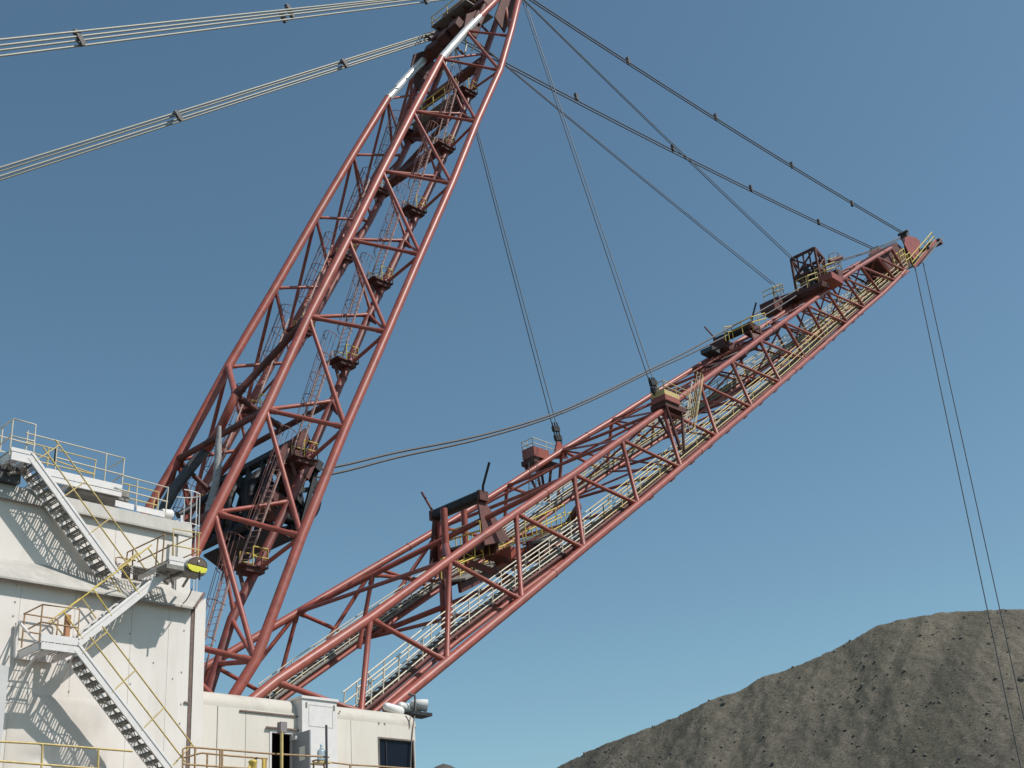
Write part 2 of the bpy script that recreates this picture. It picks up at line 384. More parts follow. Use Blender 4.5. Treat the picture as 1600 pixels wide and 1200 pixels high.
# small clips hanging under the near bottom chord
for i in range(5, 13):
    for f in (.25, .75):
        c = lerp(Cn[i], Cn[i+1], f); d = (Cn[i+1]-Cn[i]).normalized()
        MB().box(c+V((.12, 0, -.21)), .3, .1, .035, d, (0, 1, 0), d.cross(V((0, 1, 0)))).build('pipe_clip', REDD, boom)

# boom point: sheave cheek plates, walkway nose
tip = thing('boom_point', 'red sheave housing with yellow handrails at the far tip of the boom', 'boom point', tuple(Cn[-1]))
def cheek(y, grow=0):
    return [P(x, yy, y) for x, yy in ((1409, 372), (1414, 367), (1431, 371), (1438, 377), (1436, 394), (1429, 406), (1420, 395))]
for y in (48.15, 51.6):
    MB().prism(cheek(y), (0, .12, 0)).build('cheek_plate', RED, tip)
MB().prism([P(x, y, 48.5) for x, y in ((1372, 398), (1400, 378), (1428, 405), (1418, 420), (1395, 428))], (0, 2.6, 0)).build('sheave_box', DKR, tip)
for (x, y, Y) in ((1398, 414, 48.2), (1408, 407, 48.0), (1417, 413, 48.0)):
    q = P(x, y, Y); r_ = MB(); d_ = V((1.5, 0, 1.0))
    for u in (0, .5, 1): r_.tube(q+d_*u, q+d_*u+V((0, 0, 1.1)), .045, 6)
    for hh in (.5, 1.1): r_.tube(q+V((0, 0, hh)), q+d_+V((0, 0, hh)), .05, 6)
    r_.build('handrail', YEB, tip)
for y in (49.0, 50.9):
    c = P(1425, 398, y)
    s_ = MB(); s_.lathe(c-V((0, .18, 0)), [(.2, 0), (1.45, 0), (1.5, .06), (1.32, .12), (1.32, .24), (1.5, .3), (1.45, .36), (.2, .36)], 28, (0, 1, 0))
    s_.build('sheave_wheel', DRK, tip)
c = P(1425, 398, 50); MB().tube(c-V((0, 2.2, 0)), c+V((0, 2.2, 0)), .22, 14).build('sheave_pin', DRK, tip)
for y in (48.1, 50.3):
    a = P(1428, 417, y); b = P(1462, 376, y)
    MB().beam(a, b, .14, .35).build('nose_beam', RED, tip)
    up = V((-.45, 0, .9)).normalized()
    r_ = MB()
    for k in range(6):
        q = lerp(a, b, k/5); r_.tube(q, q+up*1.1, .04, 6)
    for hh in (.15, .55, 1.1): r_.tube(a+up*hh, b+up*hh, .055, 6)
    r_.build('handrail', YEB, tip)
a = P(1429, 416, 49.2); b = P(1462, 376, 49.2)
MB().beam(a, b, 2.0, .06).build('nose_grating', GRT, tip)
MB().box(P(1459, 382, 49.2), .35, .95, .28).build('nose_box', REDD, tip)
for px, y in (((1411, 364), 47.9), ((1366, 389), 51.9)):
    q = P(*px, y); k = MB(); k.box(q+V((.3, 0, -.2)), .5, .35, .18, (.8, 0, .55), (0, 1, 0), (-.55, 0, .8)); k.tube(q-V((0, .6, 0)), q+V((0, .6, 0)), .16, 10)
    k.build('stay_anchor', CLP, tip)
a = P(1352, 398, 51.6); MB().prism([P(x, y, 51.5) for x, y in ((1362, 396), (1372, 386), (1384, 391), (1376, 400))], (0, .5, 0)).build('anchor_plate', RED, tip)

# ------------------------------------------------------------------ MAST (two laced three-chord legs)
def wM(z): return 3.88-.0365*(z-26.1-CZ)
def m2(px):
    wv = 3.5
    for _ in range(40):
        q = P(px[0], px[1], YC-wv); wv = .5*wv+.5*wM(q.z)
    return q
M2px = [(334.5, 801), (415, 640), (482, 495), (544, 374), (597, 267), (645, 174), (689, 92)]
M2 = [m2(p) for p in M2px]
axm = (M2[6]-M2[0]).normalized(); bay = (M2[6]-M2[0])/6
_b0 = (M2[2]-M2[0])/2
M2 = [M2[0]-_b0*2, M2[0]-_b0]+M2                   # index 2 is the first node in sight
M3px = {2: (471, 838), 3: (540, 668), 4: (605, 519), 5: (657, 398), 6: (706, 287), 7: (745, 190), 8: (781, 110)}
fwd = V((axm.z, 0, -axm.x))
M3 = [P(*M3px[i], M2[i].y-2.75) if i in M3px else None for i in range(9)]
M3[1] = P(399, 1033, M2[1].y-2.75); M3[0] = P(352, 1108, M2[1].y-2.6)
Lpx = {2: (452, 784), 3: (520, 627), 4: (577, 492), 5: (632, 376), 6: (681, 276), 7: (722, 178), 8: (758, 84)}
Ln = [P(*Lpx[i], M2[i].y) if i in Lpx else None for i in range(9)]
dL = Ln[3]-Ln[2]; Ln[1] = P(362, 968, M2[1].y); Ln[0] = P(326, 1082, M2[0].y)
APN = P(812, -42, 47.6)
apx2 = P(789, -14, M2[8].y+.1); apx3 = P(813, -12, 45.0)
def fa(p): return mir(p)
mast = thing('dragline_mast', 'tall red tubular mast of two laced three chord legs leaning over the boom foot', 'mast', (24, 50, 6))
M2f = M2[0]-_b0*.6
for f in (lambda p: V(p), fa):
    MB().path([f(M2f)]+[f(p) for p in M2]+[f(P(727, 49, M2[8].y)), f(apx2), f(APN)], .26, 18).build('main_chord', RED, mast)
    MB().path([f(p) for p in M3]+[f(P(799, 47, 44.6)), f(apx3), f(APN)], .235, 18).build('main_chord', RED, mast)
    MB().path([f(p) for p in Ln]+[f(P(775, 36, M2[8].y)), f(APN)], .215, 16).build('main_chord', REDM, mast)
    MB().path([f(M2[8]+(P(727, 49, M2[8].y)-M2[8])*.02), f(P(727, 49, M2[8].y)), f(lerp(P(727, 49, M2[8].y), apx2, .33))], .275, 18).build('silver_sleeve', SLV, mast)  # pale silver tube laid over the red chord just above its kink
    for i in range(1, 9):
        r = .132-.0045*i
        MB().strut(f(M2[i]), f(M3[i]), r, 10).build('cross_strut', RED2, mast)
        if i > 0: MB().strut(f(M2[i]), f(M3[i-1]), r, 10).build('diagonal_brace', RED2, mast)
        if i > 1: MB().strut(f(M2[i]), f(Ln[i]), r*.9, 10).build('cross_strut', RED2, mast)
        if i > 1: MB().strut(f(M2[i]), f(lerp(Ln[i-1], Ln[i], .04)), r*.75, 10).build('diagonal_brace', RED2, mast)
        MB().strut(f(M3[i]), f(lerp(Ln[i-1], Ln[i], .38)), r*.85, 10).build('diagonal_brace', RED2, mast)
        MB().strut(f(M3[i]), f(Ln[i]), r*.7, 10).build('cross_strut', RED2, mast)
    MB().strut(f(P(787, -4, 46.2)), f(P(798, 52, 44.7)), .12, 10).build('diagonal_brace', RED2, mast)
    MB().strut(f(P(728, 48, M2[8].y)), f(M3[8]), .11, 10).build('diagonal_brace', RED2, mast)
    MB().strut(f(P(728, 48, M2[8].y)), f(P(794, 56, 44.8)), .09, 10).build('cross_strut', RED2, mast)
    for i in (2, 3, 4, 5, 6, 7):           # curved gussets where braces meet the ladder chord
        g_ = MB(); a = f(Ln[i]); d = (f(M3[i])-a); 
        g_.prism([a+axm*.7, a+d*.35+axm*.1, a+d*.45-axm*.15, a+d*.15-axm*.3, a-axm*.7], (0, .06, 0)); g_.build('gusset_plate', REDD, mast)
    # hub collars down the ladder chord
    for i in range(2, 8): collar(f(Ln[i]), f(Ln[i+1]), .25, .24, .16).build('chord_collar', REDD, mast)
# portal between the two legs
J = P(368, 618, 50.); Jn = P(345, 668, 50.); Jb = P(318, 709, 100-M2[3].y-.3)
MB().strut(M2[3], fa(M2[3]), .16, 12).build('portal_strut', REDD, mast)
MB().strut(M2[4], J, .19, 12).build('portal_brace', REDD, mast)
MB().strut(fa(M2[4]), J, .17, 12).build('portal_brace', RED2, mast)
MB().path([J, Jn, Jb], .235, 14).build('portal_post', RED, mast)
MB().strut(J, lerp(fa(Ln[3]), Ln[3], .45), .16, 10).build('portal_brace', REDD, mast)
MB().strut(lerp(fa(Ln[3]), Ln[3], .0), Ln[3], .17, 10).build('portal_strut', REDD, mast)
MB().strut(M2[2], fa(M2[2]), .19, 12).build('portal_strut', REDD, mast)
MB().strut(fa(M2[3]), Jb+V((.4, 0, -2.)), .13, 10).build('portal_brace', REDD, mast)
MB().strut(M2[3], Jb+V((.9, 0, -1.2)), .14, 10).build('portal_brace', RED2, mast)
# upper cross frames tying the legs together below the head
for i, fr in ((6, .55), (7, .25), (7, .85)):
    a = lerp(Ln[i], Ln[i+1], fr) if i < 8 else Ln[8]; b = fa(a)
    MB().beam(a, b, .55, .75, axm).build('cross_girder', REDD, mast)
a = lerp(Ln[6], Ln[7], .55); b = lerp(Ln[7], Ln[8], .25)
for s0, s1 in ((a, fa(b)), (fa(a), b)):
    MB().strut(s0, s1, .16, 8).build('cross_brace', REDD, mast)
# mast head: heavy girders and plates just under the top edge of the picture
hb = lerp(P(727, 49, M2[8].y), apx2, .3)
for dz, wv, hv_ in ((0, .7, 1.1), (2.6, .6, .9), (5.4, .9, 1.2)):
    q = hb+axm*dz; MB().beam(q-V((0, .2, 0)), fa(q-V((0, .2, 0))), wv, hv_, axm).build('head_girder', REDD, mast)
for t in (0., .28, .5, .72, 1.):
    q = lerp(hb, fa(hb), t)-axm*.4; MB().tube(q, lerp(hb, fa(hb), t)+axm*5.4, .16, 8).build('head_strut', REDD, mast)
for t in (.2, .4, .6, .8):
    q = lerp(hb, fa(hb), t); MB().tube(q+fwd*.2, lerp(hb, fa(hb), t+.12)+axm*2.6, .13, 8).build('head_strut', REDD, mast)
for f in (lambda p: V(p), fa):
    q = f(P(735, 38, 47.2)); MB().prism([q+fwd*-.3-axm*1.0, q+fwd*.9-axm*.6, q+fwd*.8+axm*1.6, q-fwd*.1+axm*1.8, q-fwd*.6+axm*.6], (0, .12, 0)).build('gusset_plate', DKR, mast)
    q = f(P(797, 18, 45.6)); MB().prism([q-fwd*.9-axm*2.2, q+fwd*.3-axm*2.6, q+fwd*.2+axm*1.8, q-fwd*1.1+axm*1.6], (0, .12, 0)).build('gusset_plate', DKR, mast)
for t in (.12, .3, .5, .68, .86):
    q = lerp(hb, fa(hb), t)
    MB().box(q+fwd*random.uniform(-.6, .2)+axm*random.uniform(-.6, .5), .35, .45, .5, fwd, (0, 1, 0), axm).build('sheave_block', DKR, mast)
    MB().tube(q-fwd*.5-axm*.4, q+fwd*.3+axm*2.4+V((0, .5, 0)), .1, 8).build('head_strut', DKR, mast)
    MB().path([q+fwd*.3-axm*.1, q+fwd*.8-axm*.9, q+fwd*1.0-axm*2.0, q+fwd*.9-axm*2.6], .06, 6).build('hose', PAL, mast)
# small service platform with rails at the back of the head
sp = thing('head_platform', 'small yellow railed service platform behind the head of the mast', 'platform', tuple(P(715, 48, 50.)))
q = P(722, 34, 50.3)
MB().box(q, 1.4, 1.9, .05).build('deck', GRT, sp); 
r_ = MB(); cs_ = [q+V((a, b, 0)) for a, b in ((1.4, -1.4), (-1.2, -1.4), (-1.2, 2.0), (1.4, 2.0))]
for a, b in zip(cs_, cs_[1:]):
    for t in (0, .5, 1): r_.tube(lerp(a, b, t), lerp(a, b, t)+V((0, 0, 1.1)), .035, 6)
    for hh in (.55, 1.1): r_.tube(a+V((0, 0, hh)), b+V((0, 0, hh)), .04, 6)
r_.build('handrail', YEL, sp)
for t in (-1.3, 0, 1.6): MB().beam(q+V((-1.1, t, -.1)), q+V((1.6, t, -1.2)), .12, .16).build('bracket', REDD, sp)

# hoist sheave frame slung between the legs, black with grease
hf = thing('sheave_frame', 'black greasy hoist sheave frame slung between the two mast legs', 'sheave frame', tuple(P(392, 815, 50.)))
lo = P(388, 842, 50.); hi = P(418, 742, 50.)
yn = 3.3
for c, fo, hh, mm in ((lo, -.8, .4, BLK), (lo, .8, .6, BLK), (hi, -.9, .45, BLK), (hi, .9, .55, BLK)):
    q = c+fwd*fo; MB().beam(q-V((0, yn, 0)), q+V((0, yn, 0)), .35, hh, axm).build('girder', mm, hf)
MB().beam(lo+fwd*.1-axm*.45-V((0, yn-.4, 0)), lo+fwd*.1-axm*.45+V((0, yn-.4, 0)), 1.3, .12, axm).build('floor_plate', BLK, hf)
for y in (-3.0, -2.0, -1.0, .2, 1.2, 2.2, 3.0):
    for fo in (-.95, .95):
        MB().beam(lo+fwd*fo+V((0, y, 0)), hi+fwd*fo+V((0, y, 0)), .16, .22, fwd).build('web_post', BLK if y < 2 else REDD, hf)
for y in (-3.4, -1.0, 1.4):
    for fo in (-.95, .95):
        MB().tube(lo+fwd*fo+V((0, y, 0)), hi+fwd*fo+V((0, y+2.2, 0)), .1, 8).build('web_brace', BLK, hf)
hc = lerp(lo, hi, .52)+fwd*.15
def sheave(c, R_, n=6, m=BLK, par=None):
    s_ = MB(); s_.lathe(c-V((0, .14, 0)), [(R_*.82, 0), (R_, 0), (R_*.93, .12), (R_*.93, .16), (R_, .28), (R_*.82, .28), (R_*.82, 0)], 32, (0, 1, 0))
    s_.f = [f for f in s_.f if len(f) == 4]; s_.sm = s_.sm[:len(s_.f)]; s_.mi = s_.mi[:len(s_.f)]
    s_.lathe(c-V((0, .2, 0)), [(R_*.2, 0), (R_*.2, .4)], 16, (0, 1, 0))
    for k in range(n):
        an = k*2*math.pi/n+.3; d = V((math.cos(an), 0, math.sin(an))); s_.beam(c+d*R_*.15, c+d*R_*.86, .22, .2, (0, 1, 0))
    return s_.build('sheave_wheel', m, par)
for y in (-2.6, -1.2, .6, 2.0): sheave(hc+V((0, y, 0)), 1.75, 6, BLK, hf)
MB().tube(hc-V((0, 3.2, 0)), hc+V((0, 3.2, 0)), .28, 14).build('sheave_pin', BLK, hf)
MB().prism([P(x, y, 46.5) for x, y in ((440, 700), (478, 668), (486, 690), (452, 742), (436, 740))], (0, .2, 0)).build('side_plate', REDD, hf)
for (x, y, Y) in ((470, 730, 47.), (455, 752, 47.), (425, 790, 47.)): MB().box(P(x, y, Y), .5, .4, .6, fwd, (0, 1, 0), axm).build('bearing_block', REDD, hf)

# two thick flexible ducts
MB().path([P(343, 666, 48.6), P(341, 700, 48.6), P(340, 735, 48.5), P(335, 765, 48.4), P(327, 790, 48.2), P(322, 815, 48.)], [.09, .17, .19, .18, .17, .16], 14).solo('air_duct', DUC, 'light grey flexible duct hanging beside the lower mast leg', 'duct')
MB().path([P(332, 688, 53.), P(300, 728, 53.), P(272, 765, 53.), P(258, 792, 53.), P(250, 830, 53.)], .29, 14).solo('air_duct', DRK, 'dark grey slanting duct behind the white hooped ladder', 'duct')
MB().path([P(278, 805, 49.), P(305, 790, 49.), P(330, 774, 49.)], .17, 10).solo('air_duct', BLK, 'thin black pipe running from the white hooped ladder to the mast', 'pipe')

# caged ladders and landings up both legs
def cage_ladder(name, a, b, back, wid, label, group, m=LAD, mr=LADP, rc=.40, hoop=1.2, th=.9):
    """ladder from a to b; back = direction of the climber's cage"""
    t = thing(name, label, 'ladder', tuple(a), group)
    ax = (V(b)-V(a)).normalized(); L = (V(b)-V(a)).length; back = (V(back)-ax*V(back).dot(ax)).normalized(); sd_ = ax.cross(back)
    for s in (-1, 1): MB().beam(V(a)+sd_*wid*s, V(b)+sd_*wid*s, .05, .08, back).build('side_rail', mr, t)
    r_ = MB(); n = int(L/.32)
    for k in range(1, n): q = lerp(a, b, k/n); r_.tube(q-sd_*wid, q+sd_*wid, .016, 5, )
    r_.build('rungs', mr, t)
    c_ = MB(); k = 0; st_ = min(2.2, L*.3)
    nh = max(2, int((L-st_)/hoop)+1)
    for k in range(nh):
        q = V(a)+ax*(st_+(L-st_+.9)*k/(nh-1)); pts = []
        for j in range(9):
            an = math.pi*j/8; pts.append(q+sd_*(rc*math.cos(an))+back*(rc*1.75*math.sin(an)))
        c_.path(pts, .022*th, 5)
    for j in range(1, 8):
        an = math.pi*j/8; o_ = sd_*(rc*math.cos(an))+back*(rc*1.75*math.sin(an))
        c_.tube(V(a)+ax*st_+o_, V(a)+ax*(L+.9)+o_, .017*th, 4)
    c_.build('safety_cage', m, t)
    return t
ordn = ['lowest', 'second', 'third', 'fourth', 'fifth', 'sixth', 'seventh']
platpx = [(404, 896), (482, 727), (545, 577), (597, 450), (649, 335), (694, 237), (736, 152)]
def on_chord(px):                      # point of the ladder chord nearest a pixel
    best = None
    for i in range(8):
        for k in range(40):
            q = lerp(Ln[i], Ln[i+1], k/40); d = q-V((0, 0, CZ)); z = d.dot(Fw)
            x = 800+FPX*d.dot(Rt)/z; y = 600-FPX*d.dot(Up)/z; e = (x-px[0])**2+(y-px[1])**2
            if best is None or e < best[0]: best = (e, q)
    return best[1]
plats = [on_chord(p) for p in platpx]
Lbot = lerp(Ln[0], Ln[1], .05)
for leg, f, sgn in (('near', lambda p: V(p), 1), ('far', fa, -1)):
    for i, q in enumerate(plats):
        q = f(q)
        t = thing('mast_landing', '%s %slanding with yellow rails round the ladder chord of the %s mast leg' % (ordn[i].capitalize() if i == 0 else ordn[i].capitalize()+' lowest', '', leg), 'landing', tuple(q), 'ladder landings on the mast legs')
        c = q-fwd*.35
        MB().box(c, .72, .5, .04).build('deck', DKR, t)
        MB().box(c-V((-.1, 0, .15)), .5, .4, .1).build('deck_frame', DKR, t)
        for dx in (-.5, .45): MB().beam(c+V((dx, 0, -.2)), q-axm*1.3+fwd*.1, .09, .16).build('bracket', DKR, t)
        r_ = MB(); cor = [c+V((x, y*sgn, 0)) for x, y in ((-.1, -.48), (.7, -.48), (.7, .48), (-.15, .48))]
        for a, b in zip(cor, cor[1:]):
            for tt in (0, 1): r_.tube(lerp(a, b, tt), lerp(a, b, tt)+V((0, 0, .9)), .028, 6)
            for hh in (.45, .9): r_.tube(a+V((0, 0, hh)), b+V((0, 0, hh)), .03, 6)
        r_.build('handrail', YEB, t)
    foots = [f(Lbot)]+[f(p) for p in plats]
    for i in range(len(plats)):
        a = foots[i]-fwd*.62+V((0, .1*sgn, 0)) ; b = foots[i+1]-fwd*1.25+V((-.1, 0, 0))
        cage_ladder('caged_ladder', a, b, (-.9, -.35*sgn, .1), .24, '%s caged ladder climbing the inside of the %s mast leg' % (ordn[i].capitalize() if i == 0 else ordn[i].capitalize()+' lowest', leg), 'caged ladders on the mast legs')
# yellow railed walk across the mast between the upper cross girders
wk = thing('cross_walk', 'yellow railed cross walk between the legs high inside the mast', 'walkway', tuple(lerp(Ln[7], fa(Ln[7]), .5)))
a = lerp(Ln[7], Ln[8], .25)+axm*.45-fwd*.2; b = fa(a); a, b = lerp(a, b, .1), lerp(a, b, .9)
MB().beam(a, b, 1.0, .06, axm).build('deck', GRT, wk)
r_ = MB()
for s in (-.5, .5):
    for k in range(5): q = lerp(a, b, k/4)+fwd*s; r_.tube(q, q+V((0, 0, 1.1)), .035, 6)
    for hh in (.55, 1.1): r_.tube(a+fwd*s+V((0, 0, hh)), b+fwd*s+V((0, 0, hh)), .04, 6)
r_.build('handrail', YEB, wk)

# ------------------------------------------------------------------ things on the boom
bdir = (Bn[9]-Bn[2]).normalized()
def boom_walk(name, line, label, side):
    """stepped walkway with handrails inside a bottom chord; line = list of world points"""
    t = thing(name, label, 'walkway', tuple(line[0]), 'stepped walkways along the boom')
    for s in (-.48, .48):
        MB().path([p+V((0, s, -.12)) for p in line], .1, 8).build('stringer', REDD if s*side > 0 else GRT, t)
    for s in (-.48, .48): MB().path([p+V((0, s, -.5)) for p in line], .13, 8).build('support_pipe', RED2, t)
    tr = MB(); k = 0
    for p, q in zip(line, line[1:]):
        n = max(1, int((q-p).length/.42))
        for i in range(n):
            c = lerp(p, q, (i+.5)/n); tr.box(c, .17, .46, .025); tr.box(c+V((.16, 0, -.09)), .015, .46, .09)
    tr.build('treads', GRT, t)
    for hi_, (s, nm) in enumerate(((-.5, 'outer'), (.5, 'inner'))):
        for part, rng in ((0, (0, .4)), (1, (.4, 1.0))):
            r_ = MB(); N_ = 60; L0 = []
            for k in range(int(rng[0]*N_), int(rng[1]*N_)+1):
                u = k/N_*(len(line)-1); i = min(int(u), len(line)-2); L0.append(lerp(line[i], line[i+1], u-i)+V((0, s, 0)))
            for hh in (.12, .58, 1.08): r_.path([p+V((0, 0, hh)) for p in L0], .036, 5)
            for p in L0[::2]: r_.tube(p+V((0, 0, -.1)), p+V((.1, 0, 1.08)), .035, 5)
            r_.build('handrail', (PAL, YEL)[part], t)
    for i, p in enumerate(line[1:-1]):
        if i % 2: MB().beam(p+V((0, -.55, -.2)), p+V((0, .55, -.2)), .15, .2).build('bearer', REDD, t)
    return t
npx = [(548, 1118), (600, 1076), (700, 992), (800, 917), (900, 845), (980, 783), (1060, 718), (1140, 652), (1220, 586), (1300, 514), (1370, 455), (1412, 420)]
nl = []
for k, p in enumerate(npx):
    off = 1.55-.09*k
    nl.append(onplane(p, lambda x: wC(x)-off, -1))
boom_walk('boom_walkway', nl, 'stepped walkway with pale and yellow rails inside the near lower chord of the boom', -1)
fpx = [(412, 1098), (470, 1055), (560, 992), (680, 911), (780, 845), (872, 780), (948, 729), (1020, 683), (1087, 637), (1150, 595), (1215, 552), (1290, 500), (1350, 455), (1390, 425)]
fl = []
for k, p in enumerate(fpx):
    off = 1.6-.085*k
    fl.append(onplane(p, lambda x: wC(x)-off, 1))
boom_walk('boom_walkway', fl, 'stepped walkway behind the near upper chord, along the far lower chord', 1)

def rope_platform(Y, pts, label, sgn, post):
    """box shaped maintenance platform at a suspension rope anchor"""
    c = P(*pts, Y)
    t = thing('anchor_platform', label, 'platform', tuple(c), 'suspension anchor platforms on the boom')
    up = RED if sgn > 0 else YEL
    MB().bb(c.x-.8, c.x+.8, c.y-.5, c.y+.6, c.z-.35, c.z-.3).build('deck', GRT, t)
    k = MB(); k.bb(c.x-.8, c.x+.8, c.y-.54, c.y-.5, c.z-.35, c.z+.05); k.bb(c.x-.84, c.x-.8, c.y-.54, c.y+.6, c.z-.35, c.z+.05); k.build('side_panel', RED, t)
    k = MB(); k.bb(c.x-.8, c.x+.8, c.y-.54, c.y-.5, c.z+.051, c.z+.4); k.bb(c.x-.84, c.x-.8, c.y-.54, c.y+.6, c.z+.051, c.z+.4); k.build('upper_panel', up, t)
    MB().bb(c.x-.7, c.x+1.6, c.y-.4, c.y+.9, c.z-.72, c.z-.36).build('underframe', DKR, t)
    MB().bb(c.x+.81, c.x+2.0, c.y-.4, c.y+.9, c.z-.34, c.z-.28).build('walk_grating', GRT, t)
    r_ = MB(); cor = [c+V(p) for p in ((2.0, -.5, .2), (-.8, -.5, .2), (-.8, .6, .2), (2.0, .8, .2))]
    for a, b in zip(cor, cor[1:]):
        for u in (0, .5, 1): r_.tube(lerp(a, b, u)-V((0, 0, .5)), lerp(a, b, u)+V((0, 0, .85)), .028, 6)
        for hh in (.45, .85): r_.tube(a+V((0, 0, hh)), b+V((0, 0, hh)), .032, 6)
    r_.build('handrail', PAL if sgn > 0 else YEL, t)
    for dx, dy in ((-.6, -.3), (1.2, -.3), (-.6, .7), (1.2, .7)):
        MB().tube(c+V((dx, dy, -.6)), post+V((dx*.25, dy*.2, 0)), .1, 8).build('leg_strut', DKR, t)
    return t
pN = onplane((1046, 632), wB, -1); pF = onplane((846, 722), wB, 1)
rope_platform(pN.y-.2, (1041, 625), 'red box platform with yellow rails on the near upper boom chord', -1, lerp(Cn[6], Cn[7], .2)+V((0, .5, 1.0)))
rope_platform(pF.y+.6, (838, 712), 'red box platform with pale rails on the far upper boom chord', 1, lerp(Dn[5], Dn[6], .7)+V((0, -.3, 1.0)))
cage_ladder('caged_ladder', lerp(nl[6], nl[7], .1)+V((-.6, -.2, 0)), P(1082, 600, pN.y+.3), (.6, -.8, 0), .25, 'yellow caged ladder from the boom walkway up to the near anchor platform', None, YEL, PAL)
cage_ladder('caged_ladder', P(832, 770, pF.y+.2), P(832, 722, pF.y+.2), (-.6, -.8, 0), .25, 'short dark caged ladder hanging under the far anchor platform', None, DRK, DRK)
def dark_triangle(c, y0, y1, s=1.):
    return c
# rope anchor brackets
def rope_bracket(c, label):
    t = thing('rope_anchor', label, 'anchor', tuple(c), 'suspension rope anchors')
    MB().prism([c+V((-.7, 0, -1.0)), c+V((.9, 0, -.6)), c+V((.25, 0, .5)), c+V((-.15, 0, .5))], (0, .14, 0)).build('lug_plate', RED, t)
    return t
# black rope support rollers on stands
def roller(c, half, base, label, horn=True, sc_=1.):
    t = thing('rope_roller', label, 'roller', tuple(base), 'hoist rope support rollers')
    MB().tube(c-V((0, half, 0)), c+V((0, half, 0)), .36*sc_, 18).build('drum', BLK, t)
    for s in (-1, 1):
        q = c+V((0, s*(half-.15), -.15)); b_ = V((base.x, base.y+s*(half+.25), base.z))
        MB().prism([b_+V((-1.0, 0, 0)), b_+V((1.1, 0, .7)), q+V((.25, 0, -.1)), q+V((-.3, 0, -.2))], (0, .12*s, 0)).build('stand', REDD, t)
        MB().box(q+V((0, .22*s, .1)), .35, .12, .3).build('bearing', REDD, t)
        if horn: MB().path([c+V((0, s*(half+.1), .1)), c+V((-.1, s*(half+.25), .5)), c+V((-.15, s*(half+.95), 1.75))], .075, 8).build('guide_horn', BLK if s < 0 else REDD, t)
    return t
r1c = P(716, 790, 50.1); r1b = r1c+V((.6, 0, -3.2))
roller(r1c, 2.0, r1b, 'black rope roller with two splayed guide horns on the lower boom')
r2c = P(1147, 521, 50.1); r2b = r2c+V((.4, 0, -1.7))
roller(r2c, 1.75, r2b, 'black rope roller with guide horns midway up the boom')
# maintenance station at the crossing of the lower boom
stn = thing('roller_station', 'dark maintenance decks with yellow rails inside the lower boom', 'platform', tuple(lerp(Cn[4], Dn[4], .5)))
for (pa, pb, dz, wd) in ((P(705, 908, 47.0), P(792, 868, 53.0), 0, 1.6), (P(765, 846, 48.), P(690, 868, 54.), .5, 1.4), (P(835, 848, 46.6), P(895, 816, 50.), 0, 1.5), (P(860, 845, 51.), P(800, 872, 54.5), 0, 1.3)):
    MB().beam(pa, pb, wd, .12).build('deck', GRT, stn); MB().beam(pa-V((.6, 0, .3)), pb-V((.6, 0, .3)), .18, .5).build('deck_beam', REDD, stn)
    MB().beam(pa+V((.6, 0, -.3)), pb+V((.6, 0, -.3)), .18, .5).build('deck_beam', REDD, stn)
    r_ = MB(); d_ = pb-pa
    for s in (-.7, .7):
        for k in range(5): q = lerp(pa, pb, k/4)+V((s, 0, 0)); r_.tube(q, q+V((0, 0, 1.1)), .035, 6)
        for hh in (.55, 1.1): r_.tube(pa+V((s, 0, hh)), pb+V((s, 0, hh)), .04, 6)
    r_.build('handrail', YEB, stn)
for (x, y, Y, hh) in ((698, 880, 47.5, 7.), (690, 890, 52., 6.5), (728, 850, 52., 5.)): 
    q = P(x, y, Y); MB().tube(q-V((0, 0, hh*.55)), q+V((0, 0, hh*.45)), .2, 14).build('station_post', RED2, stn)
for (x0, y0, Y0, x1, y1, Y1) in ((735, 880, 48., 800, 905, 46.), (760, 870, 50., 812, 880, 48.), (905, 790, 48., 868, 850, 52.)):
    MB().beam(P(x0, y0, Y0), P(x1, y1, Y1), .3, .35).build('station_brace', REDD, stn)
MB().box(P(800, 873, 49.), .8, .7, .45).build('gear_box', RED, stn)
cage = MB()
for (x, y, Y) in ((752, 862, 48.5), (742, 876, 48.5), (770, 845, 49.), (725, 895, 49.)):
    q = P(x, y, Y); cage.path([q, q+V((.1, 0, 1.2)), q+V((.9, .2, 1.2)), q+V((.9, .2, 0))], .04, 6)
cage.build('yellow_frames', YEB, stn)
st2 = thing('roller_station', 'dark girders and grating beneath the midway rope roller of the boom', 'platform', tuple(r2b))
for dy in (-2.2, 2.2):
    MB().beam(r2b+V((-3.2, dy, -1.9)), r2b+V((3.2, dy, 2.6)), .3, .6).build('girder', REDD, st2)
MB().beam(r2b+V((-2.8, 0, -1.9)), r2b+V((2.6, 0, 1.8)), 4.2, .08).build('grating', GRT, st2)
for dx in (-3, -1, 1.2, 3): MB().beam(r2b+V((dx, -2.3, dx*.7)), r2b+V((dx, 2.3, dx*.7)), .25, .3).build('cross_beam', REDD, st2)
r_ = MB(); q = P(1176, 512, r2c.y-2.6)
for a, b in (((0, 0, 0), (0, 2., 0)), ((0, 0, 0), (2.4, 0, 1.2)), ((0, 2., 0), (-1.2, 2., -.5))):
    a = q+V(a); b = q+V(b)
    for u in (0, .5, 1): r_.tube(lerp(a, b, u)-V((0, 0, .3)), lerp(a, b, u)+V((0, 0, 1.)), .04, 6)
    for hh in (.5, 1.): r_.tube(a+V((0, 0, hh)), b+V((0, 0, hh)), .045, 6)
r_.build('handrail', YEB, st2)
MB().box(P(1110, 550, 51.8), .6, .6, .2).build('lamp_box', DRK, st2); MB().box(P(1128, 543, 51.5), .7, .7, .4).build('side_box', REDD, st2)
MB().box(P(1176, 517, 48.6), .6, .5, .35).build('side_box', REDD, st2)

